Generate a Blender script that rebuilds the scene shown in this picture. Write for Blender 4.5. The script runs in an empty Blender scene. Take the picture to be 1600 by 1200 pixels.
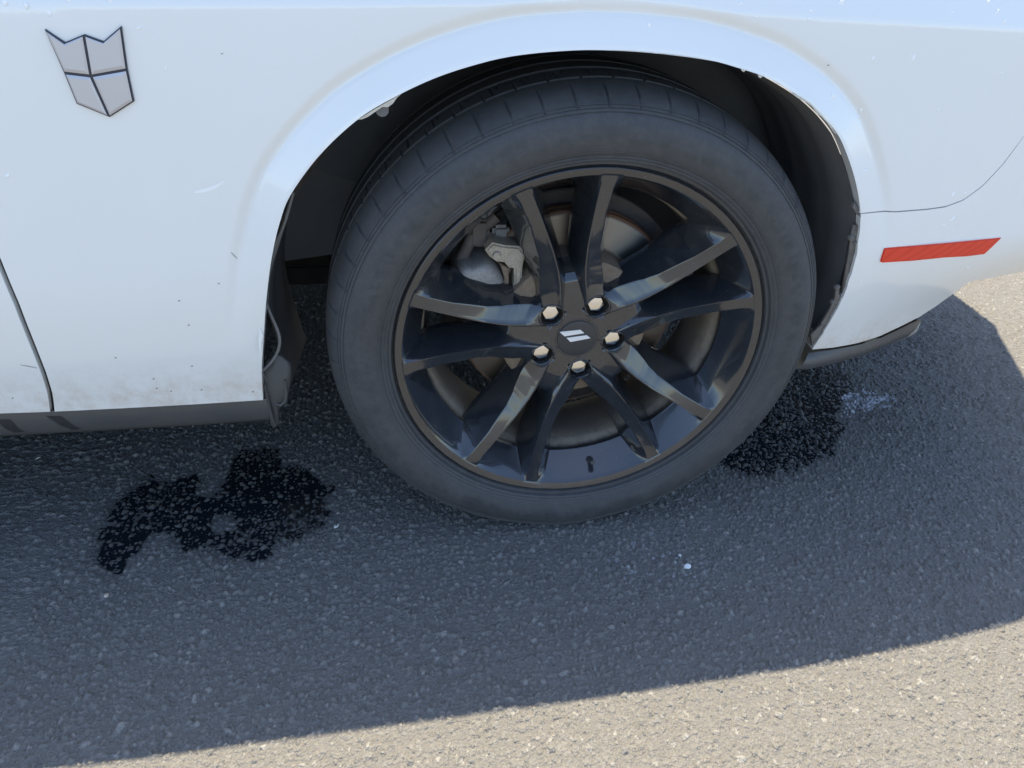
import bpy, bmesh, math, random
import numpy as np
from mathutils import Matrix, Vector
random.seed(7); rng = np.random.default_rng(11)
R = math.radians
sc = bpy.context.scene
COL = sc.collection

# ------------------------------------------------------------ camera
F_PX = 1141.27                       # focal length in pixels of a 1600 px wide frame
CAM = np.array([-0.25020871, -0.8577232, 0.91143963])
YAW, PITCH, ROLL = R(9.81403505), R(34.96529148), R(2.41203059)
def cam_axes():
    cy, sy, cp, sp = math.cos(YAW), math.sin(YAW), math.cos(PITCH), math.sin(PITCH)
    f = np.array([sy*cp, cy*cp, -sp]); r = np.array([cy, -sy, 0.0]); u = np.cross(r, f)
    cr, sr = math.cos(ROLL), math.sin(ROLL)
    return cr*r+sr*u, -sr*r+cr*u, f
CR, CU, CF = cam_axes()
cam = bpy.data.objects.new('camera', bpy.data.cameras.new('camera'))
COL.objects.link(cam)
M = Matrix(((CR[0], CU[0], -CF[0], CAM[0]), (CR[1], CU[1], -CF[1], CAM[1]),
            (CR[2], CU[2], -CF[2], CAM[2]), (0, 0, 0, 1)))
cam.matrix_world = M
cam.data.sensor_width = 36.0
cam.data.lens = 36.0*F_PX/1600.0
cam.data.clip_start = 0.02; cam.data.clip_end = 500
sc.camera = cam

# ------------------------------------------------------------ sky, sun, exposure
SUN_KX, SUN_KY = 0.0, 0.402          # horizontal shift of a shadow per metre of height
n_ = math.sqrt(SUN_KX**2+SUN_KY**2+1)
SUN_EL = math.asin(1/n_); SUN_ROT = math.atan2(SUN_KX, SUN_KY)
w = bpy.data.worlds.new('World'); sc.world = w; w.use_nodes = True
nt = w.node_tree; nt.nodes.clear()
sky = nt.nodes.new('ShaderNodeTexSky'); sky.sky_type = 'NISHITA'; sky.sun_disc = False
sky.sun_elevation = SUN_EL; sky.sun_rotation = SUN_ROT
sky.air_density = 1.0; sky.dust_density = 0.9; sky.ozone_density = 1.0
bg = nt.nodes.new('ShaderNodeBackground'); bg.inputs[1].default_value = 0.15
wo = nt.nodes.new('ShaderNodeOutputWorld')
nt.links.new(sky.outputs[0], bg.inputs[0]); nt.links.new(bg.outputs[0], wo.inputs[0])
sl = bpy.data.lights.new('sun', 'SUN'); sl.energy = 4.4; sl.angle = R(0.53); sl.color = (1.0, 0.88, 0.67)
sun = bpy.data.objects.new('sun', sl); COL.objects.link(sun)
sun.rotation_euler = Vector((SUN_KX, SUN_KY, 1)).normalized().to_track_quat('Z', 'Y').to_euler()
sun.location = (0, 3, 6)
vs = sc.view_settings
sc.display_settings.display_device = 'sRGB'
vs.view_transform = 'Standard'; vs.look = 'None'; vs.gamma = 1; vs.use_curve_mapping = False
vs.exposure = 1.28

# ------------------------------------------------------------ pixel -> point helpers (used while laying out real outlines)
def ray(px):
    return CR*(px[0]-800)/F_PX - CU*(px[1]-600)/F_PX + CF
def on(px, ax, v):
    d = ray(px); t = (v-CAM[ax])/d[ax]; return CAM+t*d
def xz(px, y=0.0):
    X = on(px, 1, y); return float(X[0]), float(X[2])

# ------------------------------------------------------------ materials
def mat(name, base=(.5, .5, .5), rough=.5, metal=0.0, spec=.5, coat=0.0, coat_rough=.03):
    m = bpy.data.materials.new(name); m.use_nodes = True
    b = m.node_tree.nodes['Principled BSDF']
    b.inputs['Base Color'].default_value = (*base, 1); b.inputs['Roughness'].default_value = rough
    b.inputs['Metallic'].default_value = metal; b.inputs['Specular IOR Level'].default_value = spec
    b.inputs['Coat Weight'].default_value = coat; b.inputs['Coat Roughness'].default_value = coat_rough
    return m
class N:
    """small node builder"""
    def __init__(s, m): s.m = m; s.t = m.node_tree; s.b = s.t.nodes['Principled BSDF']
    def new(s, k, **kw):
        n = s.t.nodes.new(k)
        for a, v in kw.items(): setattr(n, a, v)
        return n
    def link(s, a, b): s.t.links.new(a, b)
    def coord(s, which='Object'):
        return s.new('ShaderNodeTexCoord').outputs[which]
    def noise(s, scale, detail=4, rough=.6, vec=None, dist=0):
        n = s.new('ShaderNodeTexNoise'); n.inputs['Scale'].default_value = scale
        n.inputs['Detail'].default_value = detail; n.inputs['Roughness'].default_value = rough
        n.inputs['Distortion'].default_value = dist
        if vec is not None: s.link(vec, n.inputs['Vector'])
        return n.outputs['Fac']
    def ramp(s, fac, a, b, ca=(0, 0, 0), cb=(1, 1, 1)):
        n = s.new('ShaderNodeValToRGB'); e = n.color_ramp.elements
        e[0].position = a; e[1].position = b
        e[0].color = (*ca, 1); e[1].color = (*cb, 1)
        s.link(fac, n.inputs[0]); return n.outputs[0]
    def mix(s, fac, a, b, mode='MIX'):
        n = s.new('ShaderNodeMix', data_type='RGBA', blend_type=mode)
        for sock, v in ((n.inputs[0], fac), (n.inputs[6], a), (n.inputs[7], b)):
            if hasattr(v, 'is_output') or isinstance(v, bpy.types.NodeSocket): s.link(v, sock)
            elif isinstance(v, (int, float)): sock.default_value = v
            else: sock.default_value = (*v, 1)
        return n.outputs[2]
    def math(s, op, a, b=0.0, c=None, clamp=False):
        n = s.new('ShaderNodeMath', operation=op); n.use_clamp = clamp
        for i, v in enumerate((a, b) if c is None else (a, b, c)):
            if isinstance(v, bpy.types.NodeSocket): s.link(v, n.inputs[i])
            else: n.inputs[i].default_value = v
        return n.outputs[0]
    def bump(s, h, strength=.3, dist=.001, normal=None):
        n = s.new('ShaderNodeBump'); n.inputs['Strength'].default_value = strength
        n.inputs['Distance'].default_value = dist; s.link(h, n.inputs['Height'])
        if normal is not None: s.link(normal, n.inputs['Normal'])
        return n.outputs[0]
    def sep(s, v):
        n = s.new('ShaderNodeSeparateXYZ'); s.link(v, n.inputs[0]); return n.outputs

def mk_paint():
    m = mat('white_paint', (.845, .845, .825), .30, coat=1.0, coat_rough=.04); n = N(m)
    g = n.new('ShaderNodeNewGeometry').outputs['Position']; x, y, z = n.sep(g)
    low = n.math('MULTIPLY', n.math('SUBTRACT', .405, z), 11.0, clamp=True)       # road film near the sill
    d1 = n.ramp(n.noise(9, 6, .7, g, .6), .35, .75)
    d2 = n.ramp(n.noise(60, 5, .7, g), .42, .72)
    f = n.math('MULTIPLY', n.math('MULTIPLY', low, low), n.math('ADD', n.math('MULTIPLY', d1, .50), n.math('MULTIPLY', d2, .35)))
    film = n.math('MULTIPLY', n.ramp(n.noise(3.5, 5, .65, g), .35, .8), .10)
    c = n.mix(film, (.845, .845, .825), (.66, .66, .63))
    c = n.mix(f, c, (.50, .40, .29))
    spk = n.ramp(n.noise(420, 2, .5, g), .755, .80)
    c = n.mix(n.math('MULTIPLY', spk, .35), c, (.35, .32, .28))
    n.link(c, n.b.inputs['Base Color'])
    n.link(n.math('ADD', n.math('MULTIPLY', f, .5), .28), n.b.inputs['Roughness'])
    n.link(n.math('SUBTRACT', 1.0, f), n.b.inputs['Coat Weight'])
    n.link(n.bump(n.noise(4, 2, .5, g), .10, .01), n.b.inputs['Coat Normal'])
    return m
def mk_rubber(name, base=.07, dust=.5, sc_=14):
    m = mat(name, (base,)*3, .7, spec=.4); n = N(m); g = n.coord()
    a = n.ramp(n.noise(sc_, 6, .7, g, .8), .35, .7)
    b = n.ramp(n.noise(sc_*9, 4, .7, g), .45, .8)
    c = n.mix(n.math('MULTIPLY', a, dust), (base, base*1.03, base*1.10), (base*1.75, base*1.75, base*1.78))
    c = n.mix(n.math('MULTIPLY', b, dust*.6), c, (base*2.3, base*2.15, base*1.95))
    if name == 'tyre_rubber':
        x, y, z = n.sep(g); r = n.math('SQRT', n.math('ADD', n.math('MULTIPLY', x, x), n.math('MULTIPLY', z, z)))
        an = n.math('ARCTAN2', z, x)
        cb = n.new('ShaderNodeCombineXYZ'); n.link(n.math('MULTIPLY', an, 2.6), cb.inputs[0]); n.link(n.math('MULTIPLY', r, 9.0), cb.inputs[1])
        st = n.ramp(n.noise(5, 5, .65, cb.outputs[0], .4), .42, .62)
        band = n.math('SUBTRACT', n.ramp(r, .296, .304), n.ramp(r, .322, .330))
        c = n.mix(n.math('MULTIPLY', n.math('MULTIPLY', st, band), .38), c, (base*.45, base*.5, base*.6))
        tk_ = n.math('GREATER_THAN', n.math('SINE', n.math('ADD', n.math('MULTIPLY', an, 118.0), n.math('MULTIPLY', n.math('SINE', n.math('MULTIPLY', an, 41.0)), 1.3))), .15)
        arc = n.ramp(n.math('SINE', n.math('ADD', n.math('MULTIPLY', an, 3.0), .6)), .15, .3)
        bd2 = n.math('MULTIPLY', n.math('GREATER_THAN', r, .3055), n.math('LESS_THAN', r, .3185))
        mk = n.math('MULTIPLY', n.math('MULTIPLY', tk_, arc), n.math('MULTIPLY', bd2, n.ramp(n.noise(60, 3, .6, g), .35, .6)))
        c = n.mix(n.math('MULTIPLY', mk, .30), c, (base*.5, base*.55, base*.65))
        c2 = n.new('ShaderNodeCombineXYZ'); n.link(n.math('MULTIPLY', an, .8), c2.inputs[0]); n.link(n.math('MULTIPLY', r, 60.0), c2.inputs[1])
        sc2 = n.ramp(n.noise(5, 5, .7, c2.outputs[0], .2), .60, .72)
        c = n.mix(n.math('MULTIPLY', sc2, .35), c, (base*2.2, base*2.15, base*2.1))
    n.link(c, n.b.inputs['Base Color'])
    n.link(n.math('ADD', n.math('MULTIPLY', a, .2), .52), n.b.inputs['Roughness'])
    bn = n.bump(n.noise(sc_*22, 4, .7, g), .25, .0008)
    if name == 'tyre_rubber':
        ser = n.math('MULTIPLY', n.math('SINE', n.math('MULTIPLY', an, 620.0)), n.math('SUBTRACT', n.ramp(r, .3235, .3245), n.ramp(r, .3315, .3325)))
        bn = n.bump(ser, .35, .0006, bn)
        rg = n.math('SINE', n.math('MULTIPLY', r, 2600.0)); rb = n.math('SUBTRACT', n.ramp(r, .286, .287), n.ramp(r, .294, .295))
        bn = n.bump(n.math('MULTIPLY', rg, rb), .4, .0006, bn)
    n.link(bn, n.b.inputs['Normal'])
    return m
def mk_plastic(name, base=.08, sc_=10, rough=.6, dusty=.5):
    m = mat(name, (base,)*3, rough, spec=.45); n = N(m); g = n.coord()
    a = n.ramp(n.noise(sc_, 6, .7, g, .5), .35, .75)
    c = n.mix(n.math('MULTIPLY', a, dusty), (base, base, base*1.05), (base*1.9, base*1.8, base*1.65))
    n.link(c, n.b.inputs['Base Color'])
    n.link(n.bump(n.noise(sc_*30, 3, .6, g), .15, .0006), n.b.inputs['Normal'])
    return m
def mk_black_gloss():
    m = mat('gloss_black_paint', (.030, .033, .040), .22, spec=.6, coat=1.0, coat_rough=.025); n = N(m); g = n.coord()
    a = n.ramp(n.noise(22, 6, .7, g, .6), .5, .85)
    sp = n.ramp(n.noise(520, 2, .5, g), .735, .77)
    c = n.mix(n.math('MULTIPLY', a, .35), (.020, .023, .028), (.070, .070, .070))
    c = n.mix(n.math('MULTIPLY', sp, .6), c, (.4, .4, .38))
    n.link(c, n.b.inputs['Base Color'])
    n.link(n.math('ADD', n.math('MULTIPLY', a, .22), .16), n.b.inputs['Roughness'])
    n.link(n.math('ADD', n.math('MULTIPLY', a, .10), .02), n.b.inputs['Coat Roughness'])
    return m
def mk_dirty(name, c1, c2, c3, sc_=18, rough=.75, metal=0.0, bump=.5):
    m = mat(name, c1, rough, metal=metal); n = N(m); g = n.coord()
    a = n.ramp(n.noise(sc_, 7, .72, g, .7), .38, .66); b = n.ramp(n.noise(sc_*7, 5, .7, g), .45, .7)
    c = n.mix(a, c1, c2); c = n.mix(n.math('MULTIPLY', b, .6), c, c3)
    n.link(c, n.b.inputs['Base Color'])
    n.link(n.bump(n.noise(sc_*12, 5, .7, g), bump, .001), n.b.inputs['Normal'])
    return m
def mk_barrel():
    m = mat('dirty_barrel', (.05, .045, .04), .6); n = N(m); g = n.coord(); x, y, z = n.sep(g)
    yy = n.math('ADD', y, n.math('MULTIPLY', n.noise(35, 5, .7, g), .018))
    band = n.ramp(yy, .073, .080); 
    dust = n.ramp(n.noise(45, 7, .75, g, 1.0), .38, .66)
    step = n.math('SUBTRACT', n.ramp(yy, .076, .082), n.ramp(yy, .098, .118))
    c = n.mix(band, (.028, .029, .032), (.125, .100, .082))
    c = n.mix(n.math('MULTIPLY', step, n.math('ADD', n.math('MULTIPLY', dust, .6), .3)), c, (.33, .28, .215))
    c = n.mix(n.math('MULTIPLY', dust, n.math('MULTIPLY', band, .35)), c, (.17, .135, .10))
    n.link(c, n.b.inputs['Base Color'])
    n.link(n.math('ADD', n.math('MULTIPLY', band, .45), .28), n.b.inputs['Roughness'])
    n.link(n.bump(n.noise(300, 5, .7, g), .3, .0008), n.b.inputs['Normal'])
    return m
def mk_disc():
    m = mat('brake_steel', (.55, .53, .50), .28, metal=1.0); n = N(m); g = n.coord(); x, y, z = n.sep(g)
    r = n.math('SQRT', n.math('ADD', n.math('MULTIPLY', x, x), n.math('MULTIPLY', z, z)))
    wv = n.noise(1.0, 2, .5, None); nn = n.new('ShaderNodeTexNoise'); nn.noise_dimensions = '1D'
    nn.inputs['Scale'].default_value = 900; nn.inputs['Detail'].default_value = 3; n.link(r, nn.inputs['W'])
    outer = n.ramp(r, .1645, .1665); inner = n.ramp(r, .1175, .1195)
    c = n.mix(nn.outputs['Fac'], (.13, .12, .115), (.24, .225, .21))
    c = n.mix(outer, c, (.16, .085, .05)); c = n.mix(inner, (.20, .13, .08), c)
    n.link(c, n.b.inputs['Base Color'])
    face = n.math('MULTIPLY', inner, n.math('SUBTRACT', 1.0, outer)); n.link(face, n.b.inputs['Metallic'])
    n.link(n.math('SUBTRACT', .8, n.math('MULTIPLY', face, .47)), n.b.inputs['Roughness'])
    n.b.inputs['Anisotropic'].default_value = .85
    tg = n.new('ShaderNodeTangent'); tg.direction_type = 'RADIAL'; tg.axis = 'Y'; n.link(tg.outputs[0], n.b.inputs['Tangent'])
    n.link(n.bump(nn.outputs['Fac'], .12, .0004), n.b.inputs['Normal'])
    return m
def mk_reflector():
    m = mat('red_reflector', (.52, .035, .02), .30, spec=.25, coat=.25); n = N(m); g = n.coord()
    mp = n.new('ShaderNodeMapping'); mp.inputs['Rotation'].default_value = (0, R(45), 0); n.link(g, mp.inputs[0])
    v = n.new('ShaderNodeTexVoronoi'); v.inputs['Scale'].default_value = 520; v.inputs['Randomness'].default_value = .05
    v.distance = 'CHEBYCHEV'; n.link(mp.outputs[0], v.inputs['Vector'])
    c = n.mix(n.ramp(v.outputs['Distance'], .1, .55), (.92, .075, .035), (.66, .04, .02))
    n.link(c, n.b.inputs['Base Color']); n.link(n.bump(v.outputs['Distance'], .5, .0008), n.b.inputs['Normal'])
    return m
PAINT = mk_paint(); RUBBER = mk_rubber('tyre_rubber', .053, .5); GLOSS = mk_black_gloss()
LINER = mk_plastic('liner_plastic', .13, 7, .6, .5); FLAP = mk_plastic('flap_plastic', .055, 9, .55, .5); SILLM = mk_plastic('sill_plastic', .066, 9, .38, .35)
SILLD = mk_plastic('sill_dark', .03, 9, .30, .2)
BRKT = mk_dirty('dusty_bracket', (.09, .085, .08), (.17, .155, .14), (.24, .22, .20), 60, .75)
EDGE = mk_dirty('chipped_edge', (.60, .55, .46), (.72, .68, .60), (.34, .26, .18), 60, .7)
BARREL = mk_barrel(); DISC = mk_disc()
HAT = mk_dirty('rusty_hat', (.20, .15, .105), (.26, .20, .14), (.13, .075, .05), 30, .85)
CAST = mk_dirty('cast_alloy', (.27, .26, .26), (.36, .35, .34), (.16, .14, .13), 35, .55, .35, .9)
BRACK = mk_dirty('cast_bracket', (.40, .36, .29), (.52, .47, .39), (.25, .18, .12), 50, .7, .1, 1.0)
SHIELD = mk_dirty('splash_shield', (.07, .065, .065), (.11, .10, .095), (.15, .10, .075), 25, .7)
CHROME = mat('chrome', (.86, .84, .80), .13, metal=1.0)
CAPM = mk_plastic('cap_satin', .04, 30, .38, .3)
SILVER = mat('silver_print', (.80, .80, .80), .35, metal=.2)
DARK = mat('dark_gap', (.012, .012, .013), .8)
GLASS = mat('dark_glass', (.015, .02, .02), .04, spec=.6)
REFL = mk_reflector()
BADGE_F = mat('brushed_badge', (.56, .55, .57), .38, metal=.45); BADGE_B = mat('badge_border', (.03, .035, .055), .35)
CLAMPW = mat('dried_drop', (.95, .95, .94), .35, coat=.6)
SCRM = mat('scratch_dark', (.22, .20, .18), .7)

# ------------------------------------------------------------ object helpers
def mesh_obj(name, verts, faces, m, parent=None, smooth=None, loc=None):
    me = bpy.data.meshes.new(name)
    me.from_pydata([tuple(map(float, v)) for v in verts], [], faces); me.validate()
    me.materials.append(m)
    if smooth is not None:
        me.polygons.foreach_set('use_smooth', [True]*len(me.polygons))
        if smooth < 179: me.set_sharp_from_angle(angle=R(smooth))
    me.update()
    o = bpy.data.objects.new(name, me); COL.objects.link(o)
    if loc is not None: o.location = loc
    if parent is not None: adopt(o, parent)
    return o
def adopt(o, parent):
    o.parent = parent
    if parent.get('_world_children'): o.matrix_parent_inverse = Matrix.Translation(-parent.location)
def bm_obj(name, bm, m, parent=None, smooth=None, loc=None):
    bmesh.ops.recalc_face_normals(bm, faces=bm.faces)
    me = bpy.data.meshes.new(name); bm.to_mesh(me); bm.free(); me.materials.append(m)
    if smooth is not None:
        me.polygons.foreach_set('use_smooth', [True]*len(me.polygons)); me.set_sharp_from_angle(angle=R(smooth))
    o = bpy.data.objects.new(name, me); COL.objects.link(o)
    if loc is not None: o.location = loc
    if parent is not None: adopt(o, parent)
    return o
def lathe(name, prof, m, parent=None, n=240, smooth=35, fn=None, arc=None, closed=False, loc=None, ang0=0):
    """prof: (r, y) pairs turned about the y axis"""
    full = arc is None; a0, a1 = (0, 2*math.pi) if full else arc
    k = n if full else n+1
    V = []
    for i in range(k):
        a = a0+(a1-a0)*i/n
        for (r, y) in prof:
            if fn: rr, yy = fn(r, y, a)
            else: rr, yy = r, y
            V.append((rr*math.cos(a), yy, rr*math.sin(a)))
    p = len(prof); Fc = []
    for i in range(n):
        j = (i+1) % k
        for q in range(p-1+(1 if closed else 0)):
            q2 = (q+1) % p
            Fc.append((i*p+q, i*p+q2, j*p+q2, j*p+q))
    return mesh_obj(name, V, Fc, m, parent, smooth, loc)
def plate(name, pts2, y0, thick, m, parent=None, bevel=.0006, fy=None, loc=None, smooth=40):
    """outline (x, z) -> solid plate whose front is at y0 (or fy(x,z)) and back thick deeper"""
    bm = bmesh.new()
    vs_ = [bm.verts.new((x, (fy(x, z) if fy else y0), z)) for x, z in pts2]
    f = bm.faces.new(vs_)
    r = bmesh.ops.extrude_face_region(bm, geom=[f])
    for v in r['geom']:
        if isinstance(v, bmesh.types.BMVert): v.co.y += thick
    if bevel:
        es = [e for e in bm.edges if all(v in vs_ for v in e.verts)]
        bmesh.ops.bevel(bm, geom=es, offset=bevel, segments=2, affect='EDGES')
    return bm_obj(name, bm, m, parent, smooth, loc)
def interp(xs, ys):
    return lambda v: np.interp(v, xs, ys)
def smoothcurve(pts, n):
    """Catmull-Rom resample of (k,2) points at n equal steps of length"""
    P = np.array(pts, float); Q = np.vstack([2*P[0]-P[1], P, 2*P[-1]-P[-2]]); out = []
    for i in range(len(P)-1):
        p0, p1, p2, p3 = Q[i:i+4]
        for t in np.linspace(0, 1, 24, endpoint=False):
            out.append(.5*((2*p1)+(-p0+p2)*t+(2*p0-5*p1+4*p2-p3)*t*t+(-p0+3*p1-3*p2+p3)*t**3))
    out.append(P[-1]); out = np.array(out)
    d = np.r_[0, np.cumsum(np.hypot(*np.diff(out, axis=0).T))]
    s = np.linspace(0, d[-1], n)
    return np.c_[np.interp(s, d, out[:, 0]), np.interp(s, d, out[:, 1])]
def polyline(pts, n):
    P = np.array(pts, float); d = np.r_[0, np.cumsum(np.hypot(*np.diff(P, axis=0).T))]
    s = np.linspace(0, d[-1], n)
    return np.c_[np.interp(s, d, P[:, 0]), np.interp(s, d, P[:, 1])]

HUBZ = 0.350
# ------------------------------------------------------------ body surface y = f(x, z)
def smooth01(t): t = np.clip(t, 0, 1); return t*t*(3-2*t)
def crease_z(x): return np.interp(x, [-4, -.9, -.63, -.12, .10, .52, 1.2], [.76, .783, .7895, .7965, .7925, .776, .74])
ARCH_PX = [(410, 612), (409, 575), (412, 530), (416, 470), (425, 400), (438, 345), (455, 303), (500, 242), (560, 186), (620, 150), (680, 122), (740, 102),
           (800, 88), (875, 80), (950, 78), (1025, 82), (1100, 92), (1150, 105), (1200, 122), (1232, 140), (1262, 160), (1287, 183), (1312, 215), (1330, 260), (1340, 298), (1345, 333)]
ARCH_Y = -.010
ARCH = np.array([xz(p, ARCH_Y) for p in ARCH_PX])
arch_ang = np.arctan2(ARCH[:, 1]-HUBZ, ARCH[:, 0]); arch_ang = np.where(arch_ang < -1.5, arch_ang+2*np.pi, arch_ang)
arch_r = np.hypot(ARCH[:, 0], ARCH[:, 1]-HUBZ)
_o = np.argsort(arch_ang); _aa, _ar = arch_ang[_o], arch_r[_o]
def flare(x, z):
    a = np.arctan2(z-HUBZ, x); a = np.where(a < -1.5, a+2*np.pi, a)
    r = np.hypot(x, z-HUBZ); d = r-np.interp(a, _aa, _ar)
    deg = np.degrees(a)
    wgt = smooth01((deg-14)/26)*smooth01((177-deg)/26)
    prof = np.interp(d, [-.05, 0, .004, .031, .0345, .038, .0465, .050, .07], [-.0098, -.0090, -.0082, .0030, .0052, .0055, .0010, .0004, 0])
    return prof*wgt
def body_y(x, z):
    x = np.asarray(x, float); z = np.asarray(z, float)
    yp = .018*x + .13*np.clip(x-.25, 0, None)**2 + .010*np.clip(-.45-x, 0, 1.2)**2 
    v = .10*(z-.62)**2
    zc = crease_z(x); up = np.clip(z-zc, 0, None)
    v = v+up*.31+5.0*np.clip(up-.04, 0, None)**2
    tk = .014+.105*smooth01((x-.28)/.75)
    tuck = tk*smooth01((.50-z)/.20)
    return yp+v+tuck+flare(x, z)
def surf(px, off=0.0):
    y = 0.0
    for _ in range(25):
        x, z = xz(px, y); y = .5*y+.5*(float(body_y(x, z))+off)
    x, z = xz(px, y); return x, z

for _ in range(3):                     # settle the arch edge onto the curved side
    ARCH = np.array([surf(p) for p in ARCH_PX])
    arch_ang = np.arctan2(ARCH[:, 1]-HUBZ, ARCH[:, 0]); arch_ang = np.where(arch_ang < -1.5, arch_ang+2*np.pi, arch_ang)
    arch_r = np.hypot(ARCH[:, 0], ARCH[:, 1]-HUBZ); _o = np.argsort(arch_ang); _aa, _ar = arch_ang[_o], arch_r[_o]
def coons(c0, c1, d0, d1, nt_, tpow=1.0):
    """c0, c1: (ns,2) inner/outer; d0,d1: side curves from c0 end to c1 end (nt,2)"""
    ns = len(c0); s = np.linspace(0, 1, ns)[:, None, None]; t = (np.linspace(0, 1, nt_)**tpow)[None, :, None]
    def res(d):
        return polyline(d, 400)[np.clip(np.round((np.linspace(0, 1, nt_)**tpow)*399).astype(int), 0, 399)]
    d0 = res(d0); d1 = res(d1)
    A = (1-t)*c0[:, None]+t*c1[:, None]; B = (1-s)*d0[None]+s*d1[None]
    C = (1-s)*(1-t)*c0[0]+(1-s)*t*c1[0]+s*(1-t)*c0[-1]+s*t*c1[-1]
    return A+B-C
def panel(name, G, parent, m=None, lip=.012, yfun=body_y, lips=(1, 1, 1, 1)):
    """grid of (x,z) -> body panel, its borders folded inwards"""
    ns, nt_, _ = G.shape
    Y = yfun(G[..., 0], G[..., 1])
    P = np.stack([G[..., 0], Y, G[..., 1]], -1)
    V = P.reshape(-1, 3).tolist(); idx = np.arange(ns*nt_).reshape(ns, nt_); Fc = []
    for i in range(ns-1):
        for j in range(nt_-1): Fc.append((idx[i, j], idx[i, j+1], idx[i+1, j+1], idx[i+1, j]))
    borders = [(idx[:, 0], 0), (idx[:, -1], 1), (idx[0, :], 2), (idx[-1, :], 3)]
    cen = P.reshape(-1, 3).mean(0)
    for ids, k in borders:
        if not lips[k]: continue
        rows = [list(ids)]
        for dy in (.0008, .0025, lip*lips[k]):
            row = []
            for q in ids:
                p = np.array(V[q]); row.append(len(V)); V.append([p[0], p[1]+dy+(0.0 if dy > .0008 else 0), p[2]])
            rows.append(row)
        for a, b in zip(rows[:-1], rows[1:]):
            for i in range(len(a)-1): Fc.append((a[i], a[i+1], b[i+1], b[i]))
    o = mesh_obj(name, V, [tuple(map(int, f)) for f in Fc], m or PAINT, parent, None)
    bm = bmesh.new(); bm.from_mesh(o.data); bmesh.ops.recalc_face_normals(bm, faces=bm.faces); bm.to_mesh(o.data); bm.free()
    o.data.polygons.foreach_set('use_smooth', [True]*len(o.data.polygons)); o.data.set_sharp_from_angle(angle=R(42))
    return o

# ============================================================ GROUND
def hash_cells(nx, ny, k): return rng.random((nx, ny, k))
class Stones:
    def __init__(s, cell, x0, y0, x1, y1, rmin, rmax, hmin, hmax, keep):
        s.c, s.x0, s.y0 = cell, x0-2*cell, y0-2*cell
        s.nx, s.ny = int((x1-x0)/cell)+5, int((y1-y0)/cell)+5
        s.h = hash_cells(s.nx, s.ny, 10); s.p = (rmin, rmax, hmin, hmax, keep)
    def eval(s, X, Y):
        rmin, rmax, hmin, hmax, keep = s.p
        ix = ((X-s.x0)/s.c).astype(int); iy = ((Y-s.y0)/s.c).astype(int)
        best = np.full(X.shape, -1.0); tone = np.zeros(X.shape)
        for dx in (-1, 0, 1):
            for dy in (-1, 0, 1):
                jx = np.clip(ix+dx, 0, s.nx-1); jy = np.clip(iy+dy, 0, s.ny-1); h = s.h[jx, jy]
                cx = s.x0+(jx+.15+.7*h[..., 0])*s.c; cy = s.y0+(jy+.15+.7*h[..., 1])*s.c
                a = h[..., 2]*np.pi; ca, sa = np.cos(a), np.sin(a); u = X-cx; v = Y-cy
                uu = ca*u+sa*v; vv = -sa*u+ca*v
                r = (rmin+(rmax-rmin)*h[..., 3]**1.5)*s.c; el = .42+.5*h[..., 4]
                # angular outline: superposed faces
                aa = np.arctan2(vv, uu*el); k = 5; ph = h[..., 5]*6.28
                wob = 1+.13*np.cos(3*aa+ph)+.10*np.cos(5*aa+ph*2.3)
                d = np.hypot(uu, vv/el)/(r*wob)
                hi = hmin+(hmax-hmin)*h[..., 6]
                til = ((h[..., 7]-.5)*uu+(h[..., 8]-.5)*vv)*.55
                z = hi*(1-np.clip(d, 0, 3)**3.2)+til
                z = np.where((h[..., 9] < keep) & (d < 1.35), z, -1.0)
                m = z > best; best = np.where(m, z, best); tone = np.where(m, h[..., 5], tone)
        return best, tone
def vnoise(X, Y, sc_, seed):
    r2 = np.random.default_rng(seed); g = r2.random((256, 256))
    x = X*sc_+100.3; y = Y*sc_+77.7; ix = np.floor(x).astype(int); iy = np.floor(y).astype(int)
    fx = x-ix; fy = y-iy; fx = fx*fx*(3-2*fx); fy = fy*fy*(3-2*fy)
    g00 = g[ix % 256, iy % 256]; g10 = g[(ix+1) % 256, iy % 256]; g01 = g[ix % 256, (iy+1) % 256]; g11 = g[(ix+1) % 256, (iy+1) % 256]
    return (g00*(1-fx)+g10*fx)*(1-fy)+(g01*(1-fx)+g11*fx)*fy
def inpoly(X, Y, P):
    ins = np.zeros(X.shape, bool); n = len(P)
    for i in range(n):
        x1, y1 = P[i]; x2, y2 = P[(i+1) % n]
        c = ((y1 > Y) != (y2 > Y)) & (X < (x2-x1)*(Y-y1)/((y2-y1)+1e-12)+x1); ins ^= c
    return ins
def gpt(px): X = on(px, 2, 0.0); return float(X[0]), float(X[1])
GX0, GX1, GY0, GY1 = -1.25, 2.05, -.95, 1.5
def axis(a, b, f):
    out = [a]
    while out[-1] < b: out.append(out[-1]+f(out[-1]))
    return np.array(out)
ax_x = axis(GX0, GX1, lambda v: .0019 if -.82 < v < .72 else (.005 if v <= -.82 else .0019+.003*(v-.72)))
ax_y = axis(GY0, GY1, lambda v: .0019 if -.5 < v < .30 else (.006 if v <= -.5 else .0019+.0055*(v-.30)))
GX, GY = np.meshgrid(ax_x, ax_y, indexing='ij')
big = Stones(.0108, GX0, GY0, GX1, GY1, .24, .60, .0014, .0042, .62)
mid = Stones(.0064, GX0, GY0, GX1, GY1, .28, .60, .0004, .0028, .80)
binder = .0010*(vnoise(GX, GY, 90, 1)-.5)+.0012*(vnoise(GX, GY, 260, 2)-.5)
h1, t1 = big.eval(GX, GY); h2, t2 = mid.eval(GX, GY)
H = binder.copy(); T = .12*vnoise(GX, GY, 200, 5)
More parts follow.
